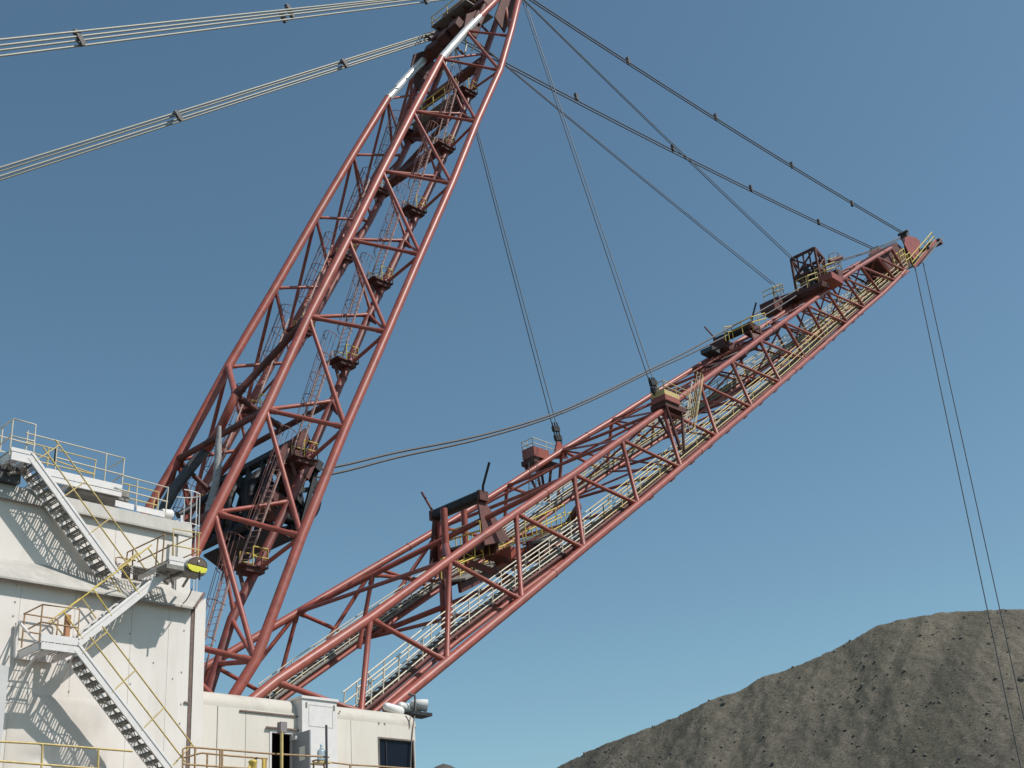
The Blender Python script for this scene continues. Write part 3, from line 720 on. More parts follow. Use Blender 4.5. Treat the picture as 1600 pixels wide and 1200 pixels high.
# box frame tower near the tip
tw = thing('rope_tower', 'dark red box frame tower carrying rope sheaves near the boom tip', 'tower', tuple(P(1270, 450, 50)))
def tp(px, Y): return P(px[0], px[1], Y)
yn_, yf_ = 48.3, 51.7
fr = [((1275, 392), (1283, 448)), ((1299, 405), (1300, 440))]
tA = tp((1275, 390), yn_); 
hT = 5.4; wX = 3.0
bx = V((.82, 0, .57))
base = P(1284, 450, 48.75)
c0 = [base, base+V((0, 2.7, 0)), base+bx*1.9+V((0, 2.7, 0)), base+bx*1.9]
ups = V((.05, 0, 1)).normalized()*4.6
tops = [p+ups for p in c0]; tops[2] = c0[2]+ups*.62; tops[3] = c0[3]+ups*.62
for a, b in zip(c0, tops): MB().beam(a, b, .2, .2, (0, 1, 0)).build('corner_post', REDD, tw)
for ring in (tops, [lerp(a, b, .5) for a, b in zip(c0, tops)], [lerp(a, b, .05) for a, b in zip(c0, tops)]):
    for i in range(4): MB().beam(ring[i], ring[(i+1) % 4], .2, .24).build('ring_beam', REDD, tw)
for i in range(4):
    a, b = c0[i], c0[(i+1) % 4]; ta, tb = tops[i], tops[(i+1) % 4]
    MB().tube(lerp(a, ta, .5), tb, .09, 8).build('tower_brace', REDD, tw); MB().tube(lerp(b, tb, .5), ta, .09, 8).build('tower_brace', REDD, tw)
    MB().tube(a, lerp(b, tb, .5), .09, 8).build('tower_brace', REDD, tw)
for t_ in (.25, .5, .75): MB().tube(lerp(tops[0], tops[1], t_), lerp(lerp(c0[0], tops[0], .5), lerp(c0[1], tops[1], .5), t_), .09, 8).build('tower_brace', REDD, tw)
ctr = lerp(c0[0], c0[2], .5)
MB().beam(ctr+V((-.6, -2.6, -.6)), ctr+V((-.6, 4.4, -.6)), .9, .5, (0, 0, 1)).build('base_girder', REDD, tw)
MB().beam(ctr+V((1.0, -1.9, .3)), ctr+V((1.0, 3.6, .3)), .6, .4, (0, 0, 1)).build('base_girder', REDD, tw)
for y in (-.7, .7): sheave(ctr+V((.1, y, 1.5)), .95, 6, BLK, tw)
for k in range(8): MB().box(ctr+V((random.uniform(-.8, .8), random.uniform(-1.1, 1.1), random.uniform(.4, 2.2))), .22, .22, .28).build('machinery_box', BLK, tw)
MB().tube(P(1296, 409, 49.), P(1315, 402, 49.), .2, 10).build('guide_arm', REDD, tw)
for (x, y, Y) in ((1272, 445, 47.2), (1300, 428, 47.), (1305, 418, 51.), (1218, 462, 53.5)):
    q = P(x, y, Y); r_ = MB()
    for a, b in (((-1, 0, -.5), (1, 0, .6)), ((-1, 0, -.5), (-1, 1.2, -.5)), ((1, 0, .6), (1, 1.2, .6))):
        a = q+V(a); b = q+V(b)
        for u in (0, 1): r_.tube(lerp(a, b, u), lerp(a, b, u)+V((0, 0, 1.1)), .04, 6)
        for hh in (.55, 1.1): r_.tube(a+V((0, 0, hh)), b+V((0, 0, hh)), .045, 6)
    r_.build('handrail', YEL, tw)
MB().box(P(1298, 438, 47.3), 1.0, .7, .35).build('side_box', RED, tw); MB().box(P(1308, 432, 47.8), .5, .4, .5).build('side_box', REDD, tw)
for (x, y) in ((1205, 482), (1213, 478)): MB().box(P(x, y, 53.), .7, .8, .5).build('lamp_box', REDD, tw)
MB().beam(P(1225, 468, 52.6), P(1290, 444, 47.2), .9, .5).build('base_girder', REDD, tw)
cg = MB()
for k in range(3):
    q = P(1215, 447+k*6, 53.4); cg.path([q+V((.4*math.cos(a*.785), .4*math.sin(a*.785), 0)) for a in range(9)], .03, 5)
for a in range(6): q = P(1215, 447, 53.4)+V((.4*math.cos(a*1.05), .4*math.sin(a*1.05), 0)); cg.tube(q, q-V((0, 0, 2.)), .025, 5)
cg.build('ladder_cage', PAL, tw)
cg = MB()
q = P(1307, 420, 50.6)
for k in range(3): cg.path([q+V((.55*math.cos(a*.785), .55*math.sin(a*.785), k*.8)) for a in range(9)], .03, 5)
for a in range(7): o_ = V((.55*math.cos(a*.9), .55*math.sin(a*.9), 0)); cg.tube(q+o_-V((0, 0, 1)), q+o_+V((0, 0, 1.7)), .025, 5)
cg.build('ladder_cage', ORB, tw)

# ------------------------------------------------------------------ ropes and stays
def rope(pts, r, m, label, cat, group, n=6):
    return MB().path(pts, r, n).solo('steel_rope' if cat == 'rope' else 'stay_cable', m, label, cat, group)
def spacer(ctr, d, hh, ww, label, group):
    d = d.normalized(); sdv = d.cross(V((0, 0, 1))).normalized(); upv = sdv.cross(d)
    k = MB(); k.box(ctr, .09, ww, hh, d, sdv, upv); k.box(ctr+d*.16, .05, ww*.7, hh*.85, d, sdv, upv)
    k.tube(ctr-d*.18+upv*hh*.55, ctr+d*.22+upv*hh*.55, .07, 8); k.tube(ctr-d*.18-upv*hh*.55, ctr+d*.22-upv*hh*.55, .07, 8)
    return k.solo('cable_spacer', CLP, label, 'spacer', group)
def ext(a, b, t): return V(a)+(V(b)-V(a))*t
# rear guys: near bundle (passes high over the house) and far bundle
posn = ['topmost', 'second', 'third', 'bottom']
for k, (y0, y1) in enumerate(((62, -1), (71, 1.5), (78.5, 5), (87.5, 11))):
    a = P(0, y0, 45.2+.12*k); b = P(602, y1, 47.2+.03*k)
    rope([ext(a, b, -.35), a, b, ext(a, b, 1.32)], .058, CBL, '%s pale strand of the upper rear guy bundle' % posn[k].capitalize(), 'cable', 'strands of the upper rear guy')
for k, (y0, y1) in enumerate(((262, 51), (267.5, 53.5), (275.5, 58), (281, 61))):
    a = P(0, y0, 55.+.12*k); b = P(676, y1, 53.+.05*k)
    rope([ext(a, b, -.4), a, b, ext(a, b, 1.03)], .062, CBL, '%s pale strand of the lower rear guy bundle' % posn[k].capitalize(), 'cable', 'strands of the lower rear guy')
d_ = P(602, 4, 47.2)-P(0, 75, 45.3)
for (x, y), L_ in (((123, 59), 'Left spacer clamp on the upper rear guy bundle'), ((452, 17), 'Right spacer clamp on the upper rear guy bundle')):
    spacer(P(x, y, 45.2+2.*x/602), d_, .42, .1, L_, 'spacer clamps on the rear guys')
spacer(P(442, 27, 46.8), d_, .34, .1, 'Small clamp hanging just left of the right spacer on the upper guy', 'spacer clamps on the rear guys')
spacer(P(664, -1, 47.3), d_, .35, .1, 'Spacer clamp cut by the top edge on the upper rear guy', 'spacer clamps on the rear guys')
d_ = P(676, 56, 53.)-P(0, 272, 55.)
for (x, y), L_ in (((278, 181), 'Left spacer clamp on the lower rear guy bundle'), ((538, 99), 'Right spacer clamp on the lower rear guy bundle')):
    spacer(P(x, y, 55.-2.*x/676), d_, .34, .1, L_, 'spacer clamps on the rear guys')
# sockets of the far bundle
sk = MB()
for k, (x, y) in enumerate(((672, 54), (678, 58), (684, 53), (690, 57))): q = P(x, y, 53.1); sk.tube(q-d_.normalized()*.7, q+d_.normalized()*.7, .2, 10)
sk.solo('cable_socket', CLP, 'dark row of sockets where the lower rear guy meets the mast', 'socket')
# front stays
for nm, p0, p1, y0, y1, cl, in (('near', (836, 1), (1409, 363), 46.8, 47.9, ((981, 95), (1118, 183), (1237, 258), (1331, 318))), ('far', (786, 95), (1364, 388), 52.6, 51.9, ((900, 151), (1051, 231), (1173, 294), (1279, 347)))):
    for k, dv in enumerate((-3., 3.)):
        a = P(p0[0]+dv*.5, p0[1]-abs(0)+(-dv if False else dv), y0); b = P(p1[0], p1[1]+dv*.5, y1)
        # slight sag
        a2 = ext(a, b, -.09 if nm == 'near' else -.115)
        pts = [lerp(a2, b, t)+V((0, 0, -.55*4*t*(1-t))) for t in [i/12 for i in range(13)]]
        rope(pts, .058, CBD, '%s rope of the %s pair from mast head to boom point' % (('Upper', 'Lower')[k], nm), 'cable', 'boom point suspension ropes')
    for j, c in enumerate(cl):
        a = P(*p0, y0); b = P(*p1, y1); q = P(c[0], c[1], y0+(y1-y0)*(c[0]-p0[0])/(p1[0]-p0[0]))
        spacer(q, b-a, .34, .12, '%s clamp from the mast on the %s boom point ropes' % (('First', 'Second', 'Third', 'Fourth')[j], nm), 'clamps on the boom point ropes')
# intermediate suspension pairs
def pair(nm, p0, p1, y0, y1, sep, r, ex, label):
    for k, s in enumerate((-1, 1)):
        a = P(p0[0]+s*sep*.5, p0[1], y0); b = P(p1[0]+s*sep, p1[1], y1); a2 = ext(a, b, -ex)
        pts = [lerp(a2, b, t)+V((0, 0, -.18*4*t*(1-t))) for t in [i/10 for i in range(11)]]
        rope(pts, r, CBM if k else CBD, '%s of two thin ropes %s' % (('Left', 'Right')[k], label), 'cable', 'intermediate suspension ropes')
pair('a', (748, 215), (865, 660), 52.4, pF.y, 3.4, .036, .40, 'from the mast to the far anchor platform')
pair('b', (822, 12), (1018, 596), 46.9, pN.y+.2, 3.6, .036, .1, 'from the mast to the near anchor platform')
pair('c', (795, 105), (1208, 444), 52.5, 52.6, 2.6, .04, .18, 'slanting from the mast to the tower foot')
pair('d', (838, 18), (1238, 404), 46.8, 47.6, 2.4, .04, .1, 'slanting from the mast to the tower top')
# turnbuckle linkages at the anchors
def links(px0, px1, Y, label):
    a = P(*px0, Y); b = P(*px1, Y); k = MB(); d = (b-a).normalized(); s = V((0, 1, 0)).cross(d).normalized()
    for o in (-.28, 0, .28): k.tube(a+s*o, b+s*o, .06, 6)
    for t in (.3, .72): k.box(lerp(a, b, t), .2, .12, .33, d, (0, 1, 0), s)
    k.solo('rope_linkage', BLK, label, 'linkage', 'rope linkages above the boom anchors')
links((866, 660), (874, 694), pF.y, 'black link bars joining thin ropes to the far anchor plate')
links((1018, 590), (1026, 618), pN.y+.1, 'black link bars joining thin ropes to the near anchor platform')
rope_bracket(P(874, 700, pF.y-.1), 'red triangular lug plate on the far upper boom chord')
# hoist ropes: sagging from the mast sheaves over the boom to the point
hp_ = ([(470, 738), (536, 727), (620, 707), (740, 683), (850, 652), (930, 619), (1010, 580), (1070, 551), (1135, 515), (1200, 479), (1262, 443)],
       [(462, 752), (540, 736), (622, 714.5), (742, 688), (850, 656), (930, 623), (1012, 583), (1074, 555), (1142, 521), (1208, 485), (1266, 448)])
for k, l in enumerate(hp_):
    Y = 49.3+1.2*k
    pts = []
    for i in range(len(l)-1):
        for j in range(5):
            t = j/5; p0 = l[max(i-1, 0)]; p1 = l[i]; p2 = l[i+1]; p3 = l[min(i+2, len(l)-1)]
            q = [.5*((2*p1[c])+(-p0[c]+p2[c])*t+(2*p0[c]-5*p1[c]+4*p2[c]-p3[c])*t*t+(-p0[c]+3*p1[c]-3*p2[c]+p3[c])*t**3) for c in (0, 1)]
            pts.append(P(q[0], q[1], Y))
    pts.append(P(*l[-1], Y))
    rope(pts, .07, CBD, '%s sagging hoist rope from mast to tower' % ('Upper', 'Lower')[k], 'rope', 'hoist ropes')
    a = P(1300, 410+2*k, 49.3+1.2*k); b = P(1362, 391+2*k, 49.3+1.2*k); c = P(1406, 371+2*k, 49.3+1.2*k)
    rope([P(1266, 424+2*k, 49.3+1.2*k), a, b, c, P(1420, 380, 49.+1.9*k)], .06, CBD, '%s short rope between tower and boom point' % ('Upper', 'Lower')[k], 'rope', 'hoist ropes')
for k, (p0, p1, y) in enumerate((((1428, 410), (1595, 1200), 49.0), ((1439.5, 398), (1617, 1200), 50.9))):
    a = P(*p0, y); b = P(*p1, y); rope([a, lerp(a, b, .5), b, ext(a, b, 1.04)], .055, CBD, '%s of the two hoist ropes hanging from the boom point' % ('Left', 'Right')[k], 'rope', 'hoist ropes')

# ------------------------------------------------------------------ MACHINERY HOUSE (white)
YW = 35.; YU = 35.6                         # side wall planes, lower and upper storey
zc0 = P(200, 931, YW-.3).z; zc1 = P(212, 908, YU).z      # cap between the storeys
zp0 = P(240, 824, YU-.16).z; zp1 = P(203, 798, YU-.06).z      # parapet band
xr = P(301, 960, YW).x; xr2 = P(320, 960, YW).x; xu = P(296, 850, YU).x
DECK = P(30, 1159, 33.3).z-1.1
YB = 64.
house = thing('machinery_house', 'white two storey machinery house with weathered roof caps and outside stairs', 'machinery house', (xr-7, 45, DECK))
k = MB(); k.bb(2, xr-.05, YW, YB, DECK-.4, zc0+.1); k.build('wall', WHT, house)
k = MB(); k.bb(2, xu-.02, YU, YB-.5, zc0+.2, zp1-.07); k.build('wall', WHT, house)
# corner pilasters
k = MB(); k.prism([(xr+.06, YW-.05, DECK-.4), (xr2, YW-.05, DECK-.4), (xr2, YW-.05, P(320, 934, YW-.05).z), (xr+.06, YW-.05, P(303, 948, YW-.05).z)], (0, YB-YW, 0)); k.build('corner_post', WHT, house)
MB().bb(xr-.06, xr+.06, YW-.02, YW+.3, DECK-.4, zc0-.04).build('corner_groove', BRN, house)
pl = P(279, 832, YU-.14).x
MB().bb(pl, xu, YU-.14, YU+1, zc0+.3, zp0-.02).build('corner_post', WHT, house)
MB().bb(pl-.05, pl, YU-.1, YU-.001, zc0+.3, zp0-.01).build('corner_groove', CAP, house)
# sloped caps
def cap(x0, x1, x1t, yf, yb, z0, z1, nm):
    k = MB(); vs = [(x0, yf, z0), (x1, yf, z0), (x1t, yb, z1), (x0, yb, z1), (x0, yf, z0-.06), (x1, yf, z0-.06), (x1t, yb, z1-.3), (x0, yb, z1-.3)]
    k.add(vs, [(0, 1, 2, 3), (5, 4, 7, 6), (4, 5, 1, 0), (1, 5, 6, 2), (3, 2, 6, 7), (4, 0, 3, 7)]); return k.build(nm, CAP, house)
cap(2, P(302, 945, YW-.3).x, P(318, 924, YU).x, YW-.30, YU+.02, zc0-.02, zc1+.02, 'roof_cap')
cap(2, xu+.0, xu+.02, YU-.17, YU-.06, zp0, zp1, 'parapet_cap')
MB().beam((P(302, 945, YW-.3).x+.03, YW-.31, zc0-.06), (P(318, 924, YU).x+.03, YU, zc1-.02), .05, .1).build('cap_end_trim', BRN, house)
MB().bb(2, xu-.1, YU+.3, YB-1, zp1-.065, zp1-.02).build('roof', CAP, house)
# panel seams, rivet dots and rust marks: thin battens on the wall
for px in (24, 112, 203, 262): x = P(px, 1020, YW).x; sm = MB(); sm.bb(x-.008, x+.008, YW-.004, YW+.01, DECK, zc0-.1); sm.build('panel_seam', SEAM2, house)
for px in (180, ): x = P(px, 850, YU).x; sm = MB(); sm.bb(x-.008, x+.008, YU-.004, YU+.01, zc0+.4, zp0-.1); sm.build('panel_seam', SEAM2, house)
rv = MB()
for px, py in ((26, 915), (24, 940), (21, 962), (203, 990), (202, 1030), (204, 1068), (240, 1035), (270, 1060), (288, 950), (288, 985), (284, 1050), (283, 1100), (281, 1130), (108, 1080), (107, 1102), (150, 1040)):
    q = P(px, py, YW-.01); rv.box(q, .02, .012, .02)
rv.build('bolt_head', CAP, house)
MB().bb(P(287, 1097, YW).x, P(294, 1097, YW).x, YW-.05, YW-.01, P(290, 1098, YW).z-.03, P(290, 1098, YW).z+.03).build('hinge_strap', SEAM, house)
# a bulged, dirty wall plate low on the left
k = MB(); A = P(14, 1100, YW); B = P(172, 1100, YW); zb0 = DECK+.02; zb1 = P(60, 1085, YW).z; vs = []; nx, nzz = 40, 30
for i in range(nx+1):
    for j in range(nzz+1):
        u, v = i/nx, j/nzz
        d = .10*math.exp(-((u-.42)/.2)**2-((v-.50)/.13)**2)-.085*math.exp(-((u-.45)/.24)**2-((v-.30)/.09)**2)+.06*math.exp(-((u-.75)/.2)**2-((v-.42)/.1)**2)+.03*nz.noise(V((u*5, v*4, 2)))
        d *= min(1, 8*u, 8*(1-u), 8*v, 8*(1-v))
        vs.append((A.x+(B.x-A.x)*u, YW-.014-max(0, d*.75+.012) if 0 < u < 1 and 0 < v < 1 else YW-.012, zb0+(zb1-zb0)*v))
k.add(vs, [(i*(nzz+1)+j, (i+1)*(nzz+1)+j, (i+1)*(nzz+1)+j+1, i*(nzz+1)+j+1) for i in range(nx) for j in range(nzz)], True)
k.build('bulged_plate', WHD, house)
# dark openings under the upper stair foot
zl = P(225, 899, YU).z
MB().bb(P(190, 899, YU).x, P(229, 900, YU).x, YU-.02, YU+.02, zl-.2, zl+.22).build('vent_opening', INT, house)
MB().bb(P(203, 899, YU-.03).x, P(207, 899, YU-.03).x, YU-.05, YU-.025, zl-.22, zl+.24).build('vent_mullion', WHT, house)
MB().bb(P(270, 850, YU-.2).x, P(274, 850, YU-.2).x, YU-.22, YU-.16, P(272, 876, YU).z, P(272, 842, YU).z).build('door_jamb', WHT, house)
# grey steel pillar at the left picture edge
k = MB(); xl = P(12.5, 1060, 33.9).x; k.bb(xl-1.4, xl, 33.9, 34.5, DECK-.3, P(10, 1040, 33.9).z); k.solo('equipment_cabinet', mat('pale_grey_paint', (.55, .54, .53), .6, .06, 2), 'pale grey tall cabinet at the left edge beneath the lower stair landing', 'cabinet')

# deck under everything, with its carbody and tub
dk = thing('main_deck', 'steel main deck that carries the house and cab', 'deck', (18, 45, 0))
MB().bb(0, 36, 32.6, 66, DECK-.5, DECK).build('deck_plate', GRT, dk)
MB().bb(0.2, 35.8, 32.8, 65.8, DECK-1.6, DECK-.51).build('deck_beam', REDD, dk)
MB().lathe((16, 50, 0), [(13.5, 0), (13.5, 2.2), (12.5, 2.4), (12.5, max(3., DECK-1.62))], 48).build('tub', REDD, dk)

# ------------------------------------------------------------------ stairs, landings, rails of the house
def poly(pts, r, nm, m, par, n=6): return MB().path([P(*p) for p in pts], r, n).build(nm, m, par)
def flight(name, label, top, bot, Yo, Yi, group, dep=.27, railpts=(), m=WHS):
    """stair between two photo points of the outer stringer's centre line"""
    a = P(*top, Yo); b = P(*bot, Yo); t = thing(name, label, 'stairs', tuple(b if b.z < a.z else a), group)
    w_ = Yi-Yo
    for o in (0, w_):
        MB().beam(a+V((0, o, 0)), b+V((0, o, 0)), .06, dep).build('stringer', m, t)
        MB().beam(a+V((0, o-.035 if o == 0 else o+.035, dep*.36)), b+V((0, o-.035 if o == 0 else o+.035, dep*.36)), .03, .04).build('stringer_lip', m, t)
    n = max(6, int(round(abs(a.z-b.z)/.215)))
    first = None
    for i in range(1, n):
        c = lerp(a, b, i/n)+V((0, w_/2, -.02))
        if first is None:
            k = MB()
            for dx in (-.13, -.045, .045, .13): k.box(c+V((dx, 0, 0)), .012, w_/2-.04, .02)
            for dy in (-.95, .95): k.box(c+V((0, dy*(w_/2-.05), .0)), .135, .008, .03)
            k.box(c+V((.13 if a.x > b.x else -.13, 0, -.03)), .012, w_/2-.04, .04)
            first = k.build('tread', GRT, t); fc = c
        else:
            o = first.copy(); COL.objects.link(o); o.parent = t; o.location = c-fc
    # open lattice under the treads
    k = MB()
    for i in range(1, n, 4):
        c0 = lerp(a, b, i/n); c1 = lerp(a, b, min(n, i+4)/n)
        k.tube(c0+V((0, .1, -.12)), c1+V((0, w_-.1, -.12)), .018, 4); k.tube(c0+V((0, w_-.1, -.12)), c1+V((0, .1, -.12)), .018, 4)
    k.build('under_lattice', GRT, t)
    for o, mm, hs in railpts:
        d = (b-a).normalized(); up = V((-d.z, 0, d.x)); up = up if up.z > 0 else -up
        aa, bb = (a, b)
        k = MB()
        for hh in hs: k.path([aa+V((0, o, 0))+up*hh+d*(.0), bb+V((0, o, 0))+up*hh], .024, 6)
        m_ = max(3, int((b-a).length/2.2))
        for i in range(m_+1):
            q = lerp(a, b, (i+.15)/(m_+.3))+V((0, o, 0)); k.tube(q, q+up*hs[-1], .022, 6)
        k.build('handrail', mm, t)
    return t
GS = 'white outside stair flights of the house'
flight('stair_flight', 'Topmost white stair flight, running down from the roof landing to the middle ledge', (48, 712), (185, 900), 34.65, 35.45, GS, railpts=((-.02, YEL, (.5, 1.02)),))
flight('stair_flight', 'Middle white stair flight, rising right from the lower landing to the floodlit platform', (264, 891), (122, 1004), 34.1, 34.85, GS, railpts=((-.02, YEB, (.98,)), (.75, YEL, (.92,))))
flight('stair_flight', 'Lowest white stair flight, running down right from the lower landing to the deck', (121, 1012), (272, 1209), 33.6, 34.3, GS, railpts=((-.02, YEL, (.5, 1.02)),))

def rails(par, runs, m, r=.024, nm='handrail'):
    k = MB()
    for pts in runs: k.path([P(*p) for p in pts], r, 6)
    return k.build(nm, m, par)
def slab(name, label, cat, x0, x1, y0, y1, z, group=None, kick=.2, frame=.22):
    t = thing(name, label, cat, (x0, y0, z-.3), group)
    MB().grate(x0, x1, y0, y1, z).build('deck', GRT, t)
    k = MB(); k.bb(x0, x1, y0-.025, y0, z-.02, z+kick); k.build('kick_plate', WHS, t)
    k = MB(); k.bb(x0+.03, x1-.0, y0-.02, y0+.05, z-frame, z-.045); k.bb(x0, x0+.06, y0+.06, y1, z-frame, z-.045); k.bb(x1-.07, x1-.01, y0+.06, y1, z-frame, z-.045); k.bb(x0+.1, x1-.1, y1-.08, y1-.02, z-frame, z-.045)
    k.build('frame', WHS, t)
    k = MB(); n = max(2, int((x1-x0)/.8))
    for i in range(1, n): x = x0+(x1-x0)*i/n; k.bb(x-.03, x+.03, y0+.06, y1-.09, z-frame*.8, z-.045)
    k.build('joists', WHS, t)
    return t
GL = 'landings of the outside stairs'
# lower landing
a = P(63, 1003, 33.6); b = P(121, 1006, 33.6)
t = slab('stair_landing', 'lower stair landing with orange brown rails against the white wall', 'landing', a.x, b.x, 33.6, 34.95, P(90, 1004, 33.6).z, GL, .2, .24)
rails(t, [[(37.3, 959.3, 34.85), (66.7, 944.5, 33.63), (124.7, 952, 33.63), (120.7, 1004, 33.63)], [(44, 983, 34.5), (64, 972, 33.63), (121, 980.7, 33.63)], [(66.5, 946, 33.63), (61.3, 1003, 33.63)], [(38.7, 959, 34.85), (33.5, 1012, 34.85)], [(38.7, 959, 34.85), (88, 967, 34.85), (91, 970, 34.85), (87.5, 1000, 34.85)], [(36, 986, 34.85), (66, 991, 34.85)]], ORB)
k = MB()
k.tube(P(30, 972, 34.9), P(58, 1004, 33.68), .04, 6); k.build('hanger_strut', WHS, t)
k = MB()
for (p, q) in (((24, 1028, 34.9), (26, 973, 34.9)), ((64, 1015, 33.68), (30, 1060, 34.9)), ((118, 1018, 33.68), (98, 1062, 34.9))): k.tube(P(*p), P(*q), .045, 6)
k.build('bracket', WHS, t)
MB().box(P(104, 990, 34.2), .07, .07, .55).build('post_box', mat('orange_brown', (.42, .20, .10), .6, .2, 5), t)
# middle ledge platform with the floodlight
a = P(263, 886, 33.55); b = P(308, 886, 33.55); zf = P(266, 884, 34.1).z
t = slab('stair_landing', 'middle stair landing under the floodlight at the house corner', 'landing', a.x, b.x, 33.55, 35.35, zf, GL, .12, .2)
a2 = P(186, 903, 34.65)
MB().grate(a2.x-.1, a.x-.01, 34.65, 35.35, zf-.02).build('deck', GRT, t)
rails(t, [[(257, 835.5, 33.6), (199, 863, 35.3)], [(257, 835.5, 33.6), (253, 882, 33.75)], [(247, 840, 33.9), (243, 887, 33.9)], [(207.5, 859, 35.0), (207, 885, 35.0)], [(215, 878, 34.7), (270, 851, 33.55)],
          [(199, 863, 35.3), (197, 888, 35.3)]], ORB)
rails(t, [[(181, 889, 34.8), (181, 871.5, 34.8), (185, 870.5, 34.8), (212, 876, 34.8)]], ORB)
rails(t, [[(271, 878, 33.58), (271, 826, 33.58), (314, 833.5, 33.58), (275, 851, 34.6)], [(271, 852, 33.58), (313, 860, 33.58), (283, 873, 34.4)], [(311, 834, 33.58), (309, 872, 33.58)]], YEL)
k = MB()
for (p, q) in (((262, 893, 33.8), (270, 912, 34.9)), ((300, 893, 33.8), (286, 916, 34.9)), ((245, 898, 34.), (262, 912, 34.9)), ((285, 896, 33.6), (255, 905, 34.6)), ((300, 896, 33.8), (318, 895, 33.8))): k.tube(P(*p), P(*q), .05, 6)
k.build('bracket', GRT, t)
MB().box(P(283, 893, 33.8), .7, .3, .07).build('cable_tray', GRT, t)
# roof landing at the head of the top flight
a = P(16, 712, 34.65); b = P(49, 712, 34.65); zf2 = P(30, 706, 34.65).z
t = slab('stair_landing', 'white top landing with pale rails at the left edge of the roof', 'landing', a.x, b.x, 34.65, 36.3, zf2, GL, .1, .3)
MB().grate(a.x-.8, a.x-.03, 35.6, 36.2, zf2, .2).build('deck', GRT, t)
rails(t, [[(0, 670, 35.5), (22, 654.5, 34.68), (56, 663.5, 34.68), (52, 710, 34.68)], [(0, 695, 35.5), (17.5, 681, 34.68), (53, 689.5, 34.68)], [(20.5, 656, 34.68), (14.5, 711, 34.68)]], PAL)
rails(t, [[(-6, 680, 36.2), (55, 696, 36.2)], [(4, 671, 36.2), (0, 706, 36.2)], [(-6, 703, 36.2), (8, 707, 36.2)]], PAL)
k = MB()
for (p, q) in (((10, 722, 34.7), (30, 755, 36.2)), ((20, 725, 34.7), (4, 745, 36.2)), ((38, 728, 34.7), (22, 757, 36.2)), ((12, 740, 35.2), (30, 738, 35.2)), ((40, 722, 34.7), (40, 745, 35.6))): k.tube(P(*p), P(*q), .05, 6)
k.build('bracket', GRT, t)
MB().box(P(6, 744, 35.6), .4, .3, .25).build('junction_box', DRK, t)
# long raised platform on the roof
a = P(80, 742, 36.2); b = P(190, 766, 36.2); zf3 = P(120, 752, 36.2).z
t = slab('roof_platform', 'long raised white platform with pale rails above the parapet', 'platform', a.x-.2, b.x, 36.2, 37.9, zf3, None, .22, .2)
rails(t, [[(41, 676.5, 36.25), (194.5, 716, 36.25), (190, 762, 36.25)], [(88, 715, 36.25), (191, 742, 36.25)], [(166.5, 709, 36.25), (162.5, 757, 36.25)], [(89.5, 692, 36.25), (86, 735, 36.25)], [(194, 717, 36.25), (170, 732, 37.85)], [(191, 741, 36.25), (172, 756, 37.85)], [(44, 673, 36.25), (40, 706, 36.25)]], PAL)
rails(t, [[(40, 690, 37.85), (150, 719, 37.85), (146, 748, 37.85)], [(38, 703, 37.85), (148, 741, 37.85)], [(60, 721, 37.85), (147, 741.5, 37.85)], [(76, 700, 37.85), (74, 728, 37.85)]], YEL)
k = MB(); q0 = P(88, 700, 36.3); k.tube(q0, q0-V((0, 0, .55)), .05, 8); k.build('black_tape', BLK, t)
k = MB()
for (p, q) in (((110, 752, 36.5), (106, 778, 36.5)), ((140, 760, 36.5), (128, 780, 37.)), ((178, 768, 36.5), (160, 785, 37.)), ((172, 768, 37.6), (150, 782, 37.6))): k.tube(P(*p), P(*q), .06, 6)
k.box(P(152, 775, 36.8), .9, .5, .16); k.build('support', GRT, t)
# guard rail along the parapet
t = thing('guard_rail', 'pale yellow guard rail along the right half of the roof parapet', 'railing', tuple(P(200, 795, 35.9)))
rails(t, [[(192, 743, 35.9), (263, 762, 35.9), (258, 806, 35.9)], [(184, 764, 35.9), (262, 784, 35.9)], [(215, 750, 35.9), (212, 792, 35.9)]], PAL, nm='front_rail')
rails(t, [[(192, 755, 37.2), (248, 769, 37.2), (246, 798, 37.2)], [(186, 775, 37.2), (247, 790, 37.2)], [(202, 757, 37.2), (199, 787, 37.2)], [(241, 778, 37.2), (239, 797, 37.2)]], YEL, nm='back_rail')
k = MB()
for (p, q) in (((180, 786), (209, 793)), ((213, 794), (257, 804))):
    A = P(*p, 35.9); B = P(*q, 35.9); k.beam(A, B, .04, .2)
k.build('kick_plate', WHS, t)
# white hooped ladder over the front edge of the roof
lb = P(281, 845, 36.4); lt = P(282, 773, 36.4)
lb = V((lt.x, lt.y, lb.z))
cage_ladder('caged_ladder', lb-V((0, 0, 3.)), lt-V((0, 0, .85)), (1, -.25, 0), .25, 'white hooped ladder at the front edge of the roof', None, WHS, WHS, .40, .72, 1.)
MB().lathe(P(266, 806, 36.2)-V((.35, 0, 0)), [(.17, 0), (.18, .05), (.18, .38), (.12, .43)], 16, (1, 0, .1)).solo('small_tank', WHS, 'small white drum beside the foot of the hooped ladder', 'tank')

